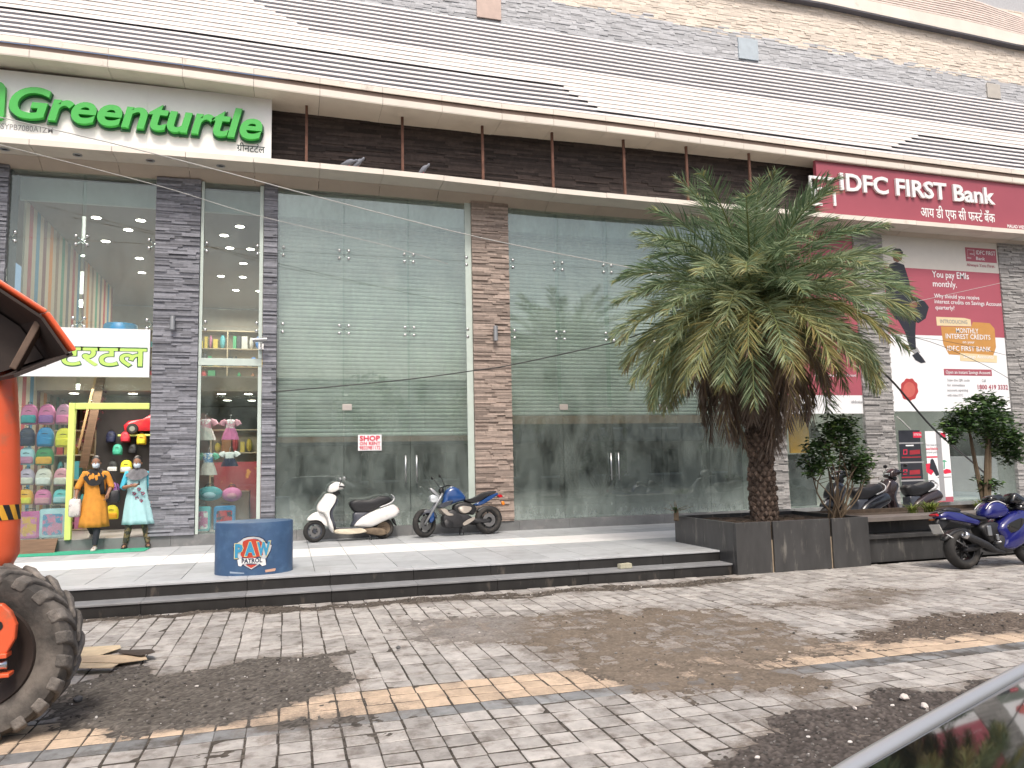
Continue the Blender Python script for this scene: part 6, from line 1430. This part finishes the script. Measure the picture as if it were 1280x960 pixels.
def woman(loc, rz, spec, label):
    """faces -y in its own frame, x to the viewer's right"""
    r = empty('person', loc, rz); tag(r, label, 'person', None); P_ = []
    J = {k: Vector(v) for k,v in spec['joints'].items()}
    t = lambda pts,rr,n=12,*k: P_.append(('t',(pts,rr,n,*k)))
    hd = J['head']
    # trunk, neck, limbs
    t([J['pelvis']+Vector((0,0,-.10)),J['pelvis'],J['waist'],J['chest'],J['chest']+Vector((0,0,.10)),J['neck']+Vector((0,.01,-.02))],[.10,.145,.12,.14,.12,.055],16,True,None,None,.68)
    t([J['neck']+Vector((0,.012,-.06)),J['neck']+Vector((0,.005,.05)),hd+Vector((0,.01,-.05))],[.055,.048,.05])
    for s in 'LR':
        t([J['chest']+Vector((0,.0,.09)),J['sh'+s]],[.07,.058]); t([J['sh'+s],J['sh'+s].lerp(J['el'+s],.5),J['el'+s]],[.056,.046,.038]); t([J['el'+s],J['el'+s].lerp(J['wr'+s],.35),J['wr'+s]],[.038,.037,.023])
        t([J['pelvis']+Vector((-.08 if s=='L' else .08,0,-.04)),J['hip'+s].lerp(J['kn'+s],.35),J['kn'+s]],[.095,.08,.056]); t([J['kn'+s],J['kn'+s].lerp(J['an'+s],.33),J['an'+s]],[.054,.055,.032])
        t([J['an'+s]+Vector((0,.02,0)),J['an'+s]+Vector((0,-.0,-.045)),J['toe'+s]],[.033,.036,.022])
        hand(J['wr'+s],spec['hand'+s][0],spec['hand'+s][1],P_,1.0,spec['hand'+s][2])
    # head
    q = Matrix.Rotation(spec.get('turn',0),3,'Z')
    E = lambda off,rad: P_.append(('e',(hd+q@Vector(off),rad,16,12,None,None,q)))
    E((0,.012,.025),(.074,.092,.095)); E((0,-.02,-.045),(.058,.068,.066)); E((0,-.038,-.085),(.03,.03,.026)); E((0,-.09,-.02),(.013,.018,.024)); E((0,-.085,-.055),(.024,.012,.010))
    for s in (-1,1): E((s*.075,.012,-.01),(.012,.02,.03))
    body = remesh_body(P_,'body',M_skin,r)
    ey = MB()
    for s in (-1,1): ey.ell(hd+q@Vector((s*.030,-.078,.004)),(.013,.008,.008),8,6,.5,0); ey.ell(hd+q@Vector((s*.030,-.0855,.004)),(.006,.003,.006),8,6,.5,1)
    ey.build('eyes',[M_eye,M_pup],r,smooth=True)
    # hair: cap with an open face, and a bun or length at the back
    h = MB(); rings = []
    for th in np.linspace(.02,2.15,11):
        ring = []
        for i in range(24):
            a = 2*PI*i/24; front = max(0,-math.sin(a)); lim = 2.15-1.25*front**.8; tt = min(th,lim); 
            ring.append(hd+q@Vector((.084*math.sin(tt)*math.cos(a),.016+.103*math.sin(tt)*math.sin(a),.03+.108*math.cos(tt))))
        rings.append(ring)
    h.loft(rings); h.ell(hd+q@Vector((0,.095,.0)),(.06,.055,.075),12,8); h.build('hair',M_hair,r,smooth=True)
    m_ = MB(); rings = []
    for z,kx,y0 in ((-.012,.050,-.082),(-.02,.066,-.088),(-.05,.070,-.108),(-.08,.062,-.098),(-.105,.044,-.07)):
        rings.append([hd+q@Vector((kx*math.sin(a),y0*math.cos(a)*1.0-.006+(.03*(1-math.cos(a))),z)) for a in np.linspace(-1.25,1.25,13)])
    m_.loft(rings,False,False); ms = m_.build('face_mask',M_mask,r,smooth=True); so_ = ms.modifiers.new('thick','SOLIDIFY'); so_.thickness = .004
    # kurta
    k = MB(); rings = []; N = 40; cc = spec['cloth']
    for (z,cx,cy,rx,ry,fold) in cc:
        rings.append([Vector((cx+rx*math.cos(a)*(1+fold*.8*math.sin(5*a+z*3)+fold*.6*math.sin(11*a)),cy+ry*math.sin(a)*(1+fold*math.sin(7*a+1+z*4)+fold*.8*math.sin(12*a)),z)) for a in [2*PI*i/N for i in range(N)]])
    k.loft(rings,False); ku = k.build('kurta',spec['m_kurta'],r,smooth=True); s_ = ku.modifiers.new('thick','SOLIDIFY'); s_.thickness = .008
    for s in 'LR':
        a,b,c = J['sh'+s],J['el'+s],J['wr'+s]; e = b.lerp(c,spec['sleeve']); inn = J['chest'].lerp(a,.55)+Vector((0,0,.05))
        sl_ = MB(); sl_.tube([inn,a,a.lerp(b,.5),b,e],[.066,.066,.060,.054,.054+spec.get('flare',0)],16,False); so2 = sl_.build('sleeve',spec.get('m_sleeve',spec['m_kurta']),ku,smooth=True); s_ = so2.modifiers.new('thick','SOLIDIFY'); s_.thickness = .006
        lg = MB(); hp_ = J['hip'+s]; lg.tube([hp_,hp_.lerp(J['kn'+s],.5),J['kn'+s],J['kn'+s].lerp(J['an'+s],.33),J['an'+s]+Vector((0,0,.01))],[.105,.088,.066,.064,.045],14,False); lg.build('legging',spec['m_leg'],r,smooth=True)
        an,to = J['an'+s],J['toe'+s]; fd = (to-an); fd.z = 0; fd.normalize(); sdv = Vector((-fd.y,fd.x,0)); base = Vector((an.x,an.y,min(to.z,an.z-.06)))
        sh = MB(); pts = []
        tilt = (to.z-(an.z-.06))
        for u_,w_,h_ in ((-.075,.028,.03),(-.06,.036,.075 if spec['shoe']=='s' else .03),(0,.040,.085 if spec['shoe']=='s' else .028),(.07,.045,.06 if spec['shoe']=='s' else .026),(.13,.045,.045 if spec['shoe']=='s' else .026),(.175,.030,.03 if spec['shoe']=='s' else .024)):
            zz_ = an.z-.085+tilt*max(0,u_)/.15; o_ = Vector((an.x,an.y,0))+fd*u_
            pts.append([o_-sdv*w_+Vector((0,0,zz_)),o_+sdv*w_+Vector((0,0,zz_)),o_+sdv*w_*.9+Vector((0,0,zz_+h_*.6)),o_+sdv*w_*.4+Vector((0,0,zz_+h_)),o_-sdv*w_*.4+Vector((0,0,zz_+h_)),o_-sdv*w_*.9+Vector((0,0,zz_+h_*.6))])
        sh.loft(pts); so3 = sh.build('shoe' if spec['shoe']=='s' else 'sandal',spec['m_shoe'],r,smooth=spec['shoe']=='s')
        if spec['shoe'] != 's':
            st_ = MB(); o_ = Vector((an.x,an.y,an.z-.03))+fd*.06; st_.tube([o_-sdv*.046+Vector((0,0,-.03)),o_-sdv*.03+Vector((0,0,.012)),o_+sdv*.03+Vector((0,0,.012)),o_+sdv*.046+Vector((0,0,-.03))],.010,6); st_.build('strap',spec['m_shoe'],so3)
    # scarf: loop round the neck plus a draped front
    nk = J['neck']; sc = MB(); N = 36
    sc = MB(); rings = []; N = 40
    for kk in range(7):
        t_ = kk/6; rg = []
        for i in range(N):
            a = 2*PI*i/N; f_ = max(0,-math.sin(a)); wv_ = 1+.05*math.sin(9*a+kk)+.03*math.sin(17*a-kk)
            rg.append(nk+Vector(((.088+.125*t_**.8)*math.cos(a)*wv_, .012+(.088+.085*t_)*math.sin(a)*wv_-.02*f_*t_, .03-.06*t_-spec['cowl']*f_**1.3*t_)))
        rings.append(rg)
    sc.loft(rings,False)
    if spec.get('drape'):
        for a,b,w_ in spec['drape']:
            a,b = Vector(a),Vector(b); sc.loft([[p_+Vector((sx*w_*k_,sy*.014,0)) for sx,sy in ((-1,0),(-.5,-1),(0,.4),(.5,-1),(1,0),(0,1.5))] for p_,k_ in ((a,1),(a.lerp(b,.35),1.1),(a.lerp(b,.7),.95),(b,.9))])
    sc.build('scarf',spec['m_scarf'],r,smooth=True)
    return r
M_or_k = pm('kurta_orange',(.55,.235,.03),.85,var=.18,scale=9,bump=.3,bscale=50)
w1 = dict(joints=dict(pelvis=(0,.0,.90),waist=(0,0,1.08),chest=(0,.0,1.27),neck=(0,.01,1.46),head=(.005,-.02,1.615),shL=(-.175,.01,1.405),shR=(.175,.01,1.405),elL=(-.285,-.02,1.17),elR=(.275,.0,1.17),wrL=(-.30,-.11,.97),wrR=(.235,-.14,1.02),
      hipL=(-.09,0,.86),hipR=(.09,0,.86),knL=(-.075,-.06,.50),knR=(.085,-.16,.49),anL=(-.07,.30,.28),anR=(.055,-.20,.085),toeL=(-.07,.20,.20),toeR=(.045,-.34,.025)),
    handL=((-.05,-.35,-1),(1,0,0),.7),handR=((-.2,-.4,-1),(-1,0,0),.7),turn=.05,
    cloth=[(1.455,0,.01,.085,.075,0),(1.42,0,.01,.165,.095,.01),(1.34,0,0,.19,.125,.01),(1.20,0,0,.185,.135,.015),(1.06,0,0,.175,.13,.02),(.90,0,-.01,.205,.165,.03),(.70,0,-.04,.225,.195,.045),(.52,0,-.06,.24,.215,.06),(.42,0,-.065,.25,.22,.07)],
    m_kurta=M_or_k,m_leg=pm('leggings_dark',(.02,.022,.03),.8,var=.2),m_shoe=pm('canvas_shoe',(.52,.49,.45),.8,var=.1),shoe='s',m_scarf=pm('scarf_black',(.012,.012,.013),.85,var=.3),sleeve=.28,cowl=.25,drape=[((.10,-.13,1.36),(.15,-.12,1.02),.045)])
p = G(117,686,ZP); W1 = woman((P(118,640,16.70).x,16.70,ZP+.018),.06,w1,'woman in an orange kurta with a black scarf, stepping out of the toy shop')
W1.scale = (1.03,1.03,1.03)
w2 = dict(joints=dict(pelvis=(.02,.0,.90),waist=(.01,0,1.08),chest=(0,.0,1.26),neck=(0,.0,1.45),head=(.0,-.03,1.60),shL=(-.17,.01,1.395),shR=(.165,.01,1.39),elL=(-.245,-.04,1.13),elR=(.23,.05,1.13),wrL=(-.03,-.27,1.17),wrR=(.27,.01,.90),
      hipL=(-.08,0,.86),hipR=(.10,0,.86),knL=(-.10,-.07,.48),knR=(.15,-.03,.48),anL=(-.17,-.05,.085),anR=(.215,-.03,.085),toeL=(-.18,-.20,.025),toeR=(.255,-.17,.025)),
    handL=((1,-.35,.12),(0,0,1),.6),handR=((.15,-.1,-1),(-1,0,0),.5),turn=-.05,
    cloth=[(1.445,0,.0,.085,.075,0),(1.41,0,.01,.16,.095,.01),(1.33,0,0,.185,.12,.01),(1.20,0,0,.18,.13,.015),(1.06,.01,0,.175,.13,.02),(.90,.02,0,.215,.165,.03),(.70,.03,-.01,.245,.18,.07),(.52,.045,-.015,.275,.195,.10),(.44,.055,-.02,.295,.20,.12)],
    m_kurta=pm('kurta_pale_blue',(.36,.60,.62),.85,var=.1,scale=9,bump=.25,bscale=50),m_sleeve=pm('sleeve_turquoise',(.06,.42,.56),.85,var=.1),m_leg=pm('leggings_camo',(.045,.045,.035),.8,var=.2,col2=(.20,.15,.07),c2scale=16,c2lo=.5,c2hi=.53),m_shoe=pm('sandal_black',(.02,.018,.016),.6),shoe='f',m_scarf=pm('scarf_grey',(.13,.13,.14),.85,var=.3,scale=12),sleeve=.15,cowl=.15)
p = G(168,686,ZP); W2 = woman((p.x,p.y+.10,ZP+.018),.0,w2,'woman in a pale blue kurta and patterned leggings holding up a phone')
W2.scale = (1.03,1.03,1.03)
m_ = MB(); m_.mi = 0
for (x,z) in ((-.02,1.02),(.03,.93),(.10,.88),(-.06,1.18),(.06,1.10),(.13,1.02)):
    for k_ in range(5): a = 2*PI*k_/5; m_.ell((x+.022*math.cos(a),-.155-.02*max(0,(1.1-z)*1.2),z+.022*math.sin(a)),(.016,.008,.016),6,5,.5,k_%2)
m_.build('embroidery',[pm('flower_maroon',(.30,.05,.10),.8),pm('flower_grey',(.18,.2,.25),.8)],W2)
def held(owner, local): return owner.matrix_basis @ Vector(local)
bpy.context.view_layer.update()
r = empty('phone', held(W2,(.085,-.335,1.215)), .3); tag(r,'dark phone held up by the woman in pale blue','phone'); m_ = MB(); m_.box(-.008,.008,-.07,.07,-.036,.036); m_.build('phone_case',M_blackg,r,bevel=.004); m_ = MB(); m_.box(-.010,-.0085,-.064,.064,-.031,.031); m_.build('screen',pm('phone_screen',(.02,.02,.03),.08),r)
def bag(loc,w,h,d,mat,label,strap):
    r = empty('handbag',loc); tag(r,label,'bag'); m_ = MB(); m_.loft([[Vector((x*k_,y,z+h/2)) for x,z in rrect(w,h*k2,.04)] for y,k_,k2 in ((-d/2,.85,.88),(-d*.3,1,1),(d*.3,1,1),(d/2,.85,.88))]); m_.build('bag_body',mat,r,auto=50); m_ = MB(); m_.tube(smoothpts(strap),.009,6); m_.build('strap',mat,r,smooth=True)
b1_ = held(W1,(-.30,-.16,.62)); bag(b1_,.20,.34,.10,pm('bag_white',(.60,.57,.54),.7,var=.2,scale=14,col2=(.3,.25,.26),c2scale=9,c2lo=.55,c2hi=.6),'white patterned bag hanging from the hand of the woman in orange',[(-.06,0,.33),(0,.0,.36),(.0,.04,.27),(.06,0,.33)])
b2_ = held(W1,(.30,-.02,.86)); bag(b2_,.26,.24,.12,pm('bag_black',(.015,.015,.018),.5,var=.2),'black shoulder bag at the hip of the woman in orange',[(-.10,0,.22),(-.12,.02,.45),(-.10,.0,.62),(.02,.03,.45),(.10,0,.22)])
# ------------------------------------------------------------------ daylight
w = bpy.data.worlds.new('World'); SC.world = w; w.use_nodes = True; nt = w.node_tree
for n in list(nt.nodes): nt.nodes.remove(n)
sky = nt.nodes.new('ShaderNodeTexSky'); sky.sky_type = 'NISHITA'; sky.sun_disc = False
SUN_EL, SUN_AZ = R_(56), R_(188)       # azimuth from +Y, clockwise
sky.sun_elevation = SUN_EL; sky.sun_rotation = SUN_AZ; sky.air_density = 1.0; sky.dust_density = 6.0; sky.ozone_density = 1.0; sky.altitude = 0
bg = nt.nodes.new('ShaderNodeBackground'); bg.inputs[1].default_value = .145; ow = nt.nodes.new('ShaderNodeOutputWorld')
nt.links.new(sky.outputs[0], bg.inputs[0]); nt.links.new(bg.outputs[0], ow.inputs[0])
sd = bpy.data.lights.new('sun','SUN'); sd.energy = 1.6; sd.angle = R_(9); sd.color = (1,.95,.88)
so = bpy.data.objects.new('sun', sd); COL.objects.link(so)
dv = Vector((math.sin(SUN_AZ)*math.cos(SUN_EL), math.cos(SUN_AZ)*math.cos(SUN_EL), math.sin(SUN_EL)))
so.rotation_euler = dv.to_track_quat('Z','Y').to_euler(); so.location = dv*60
SC.view_settings.view_transform = 'Standard'; SC.view_settings.look = 'None'; SC.view_settings.gamma = 1; SC.view_settings.exposure = .43; SC.view_settings.use_curve_mapping = False
SC.cycles.max_bounces = 8; SC.cycles.transparent_max_bounces = 24; SC.cycles.diffuse_bounces = 4; SC.cycles.glossy_bounces = 4; SC.cycles.caustics_reflective = False; SC.cycles.caustics_refractive = False
SC.cycles.use_denoising = True
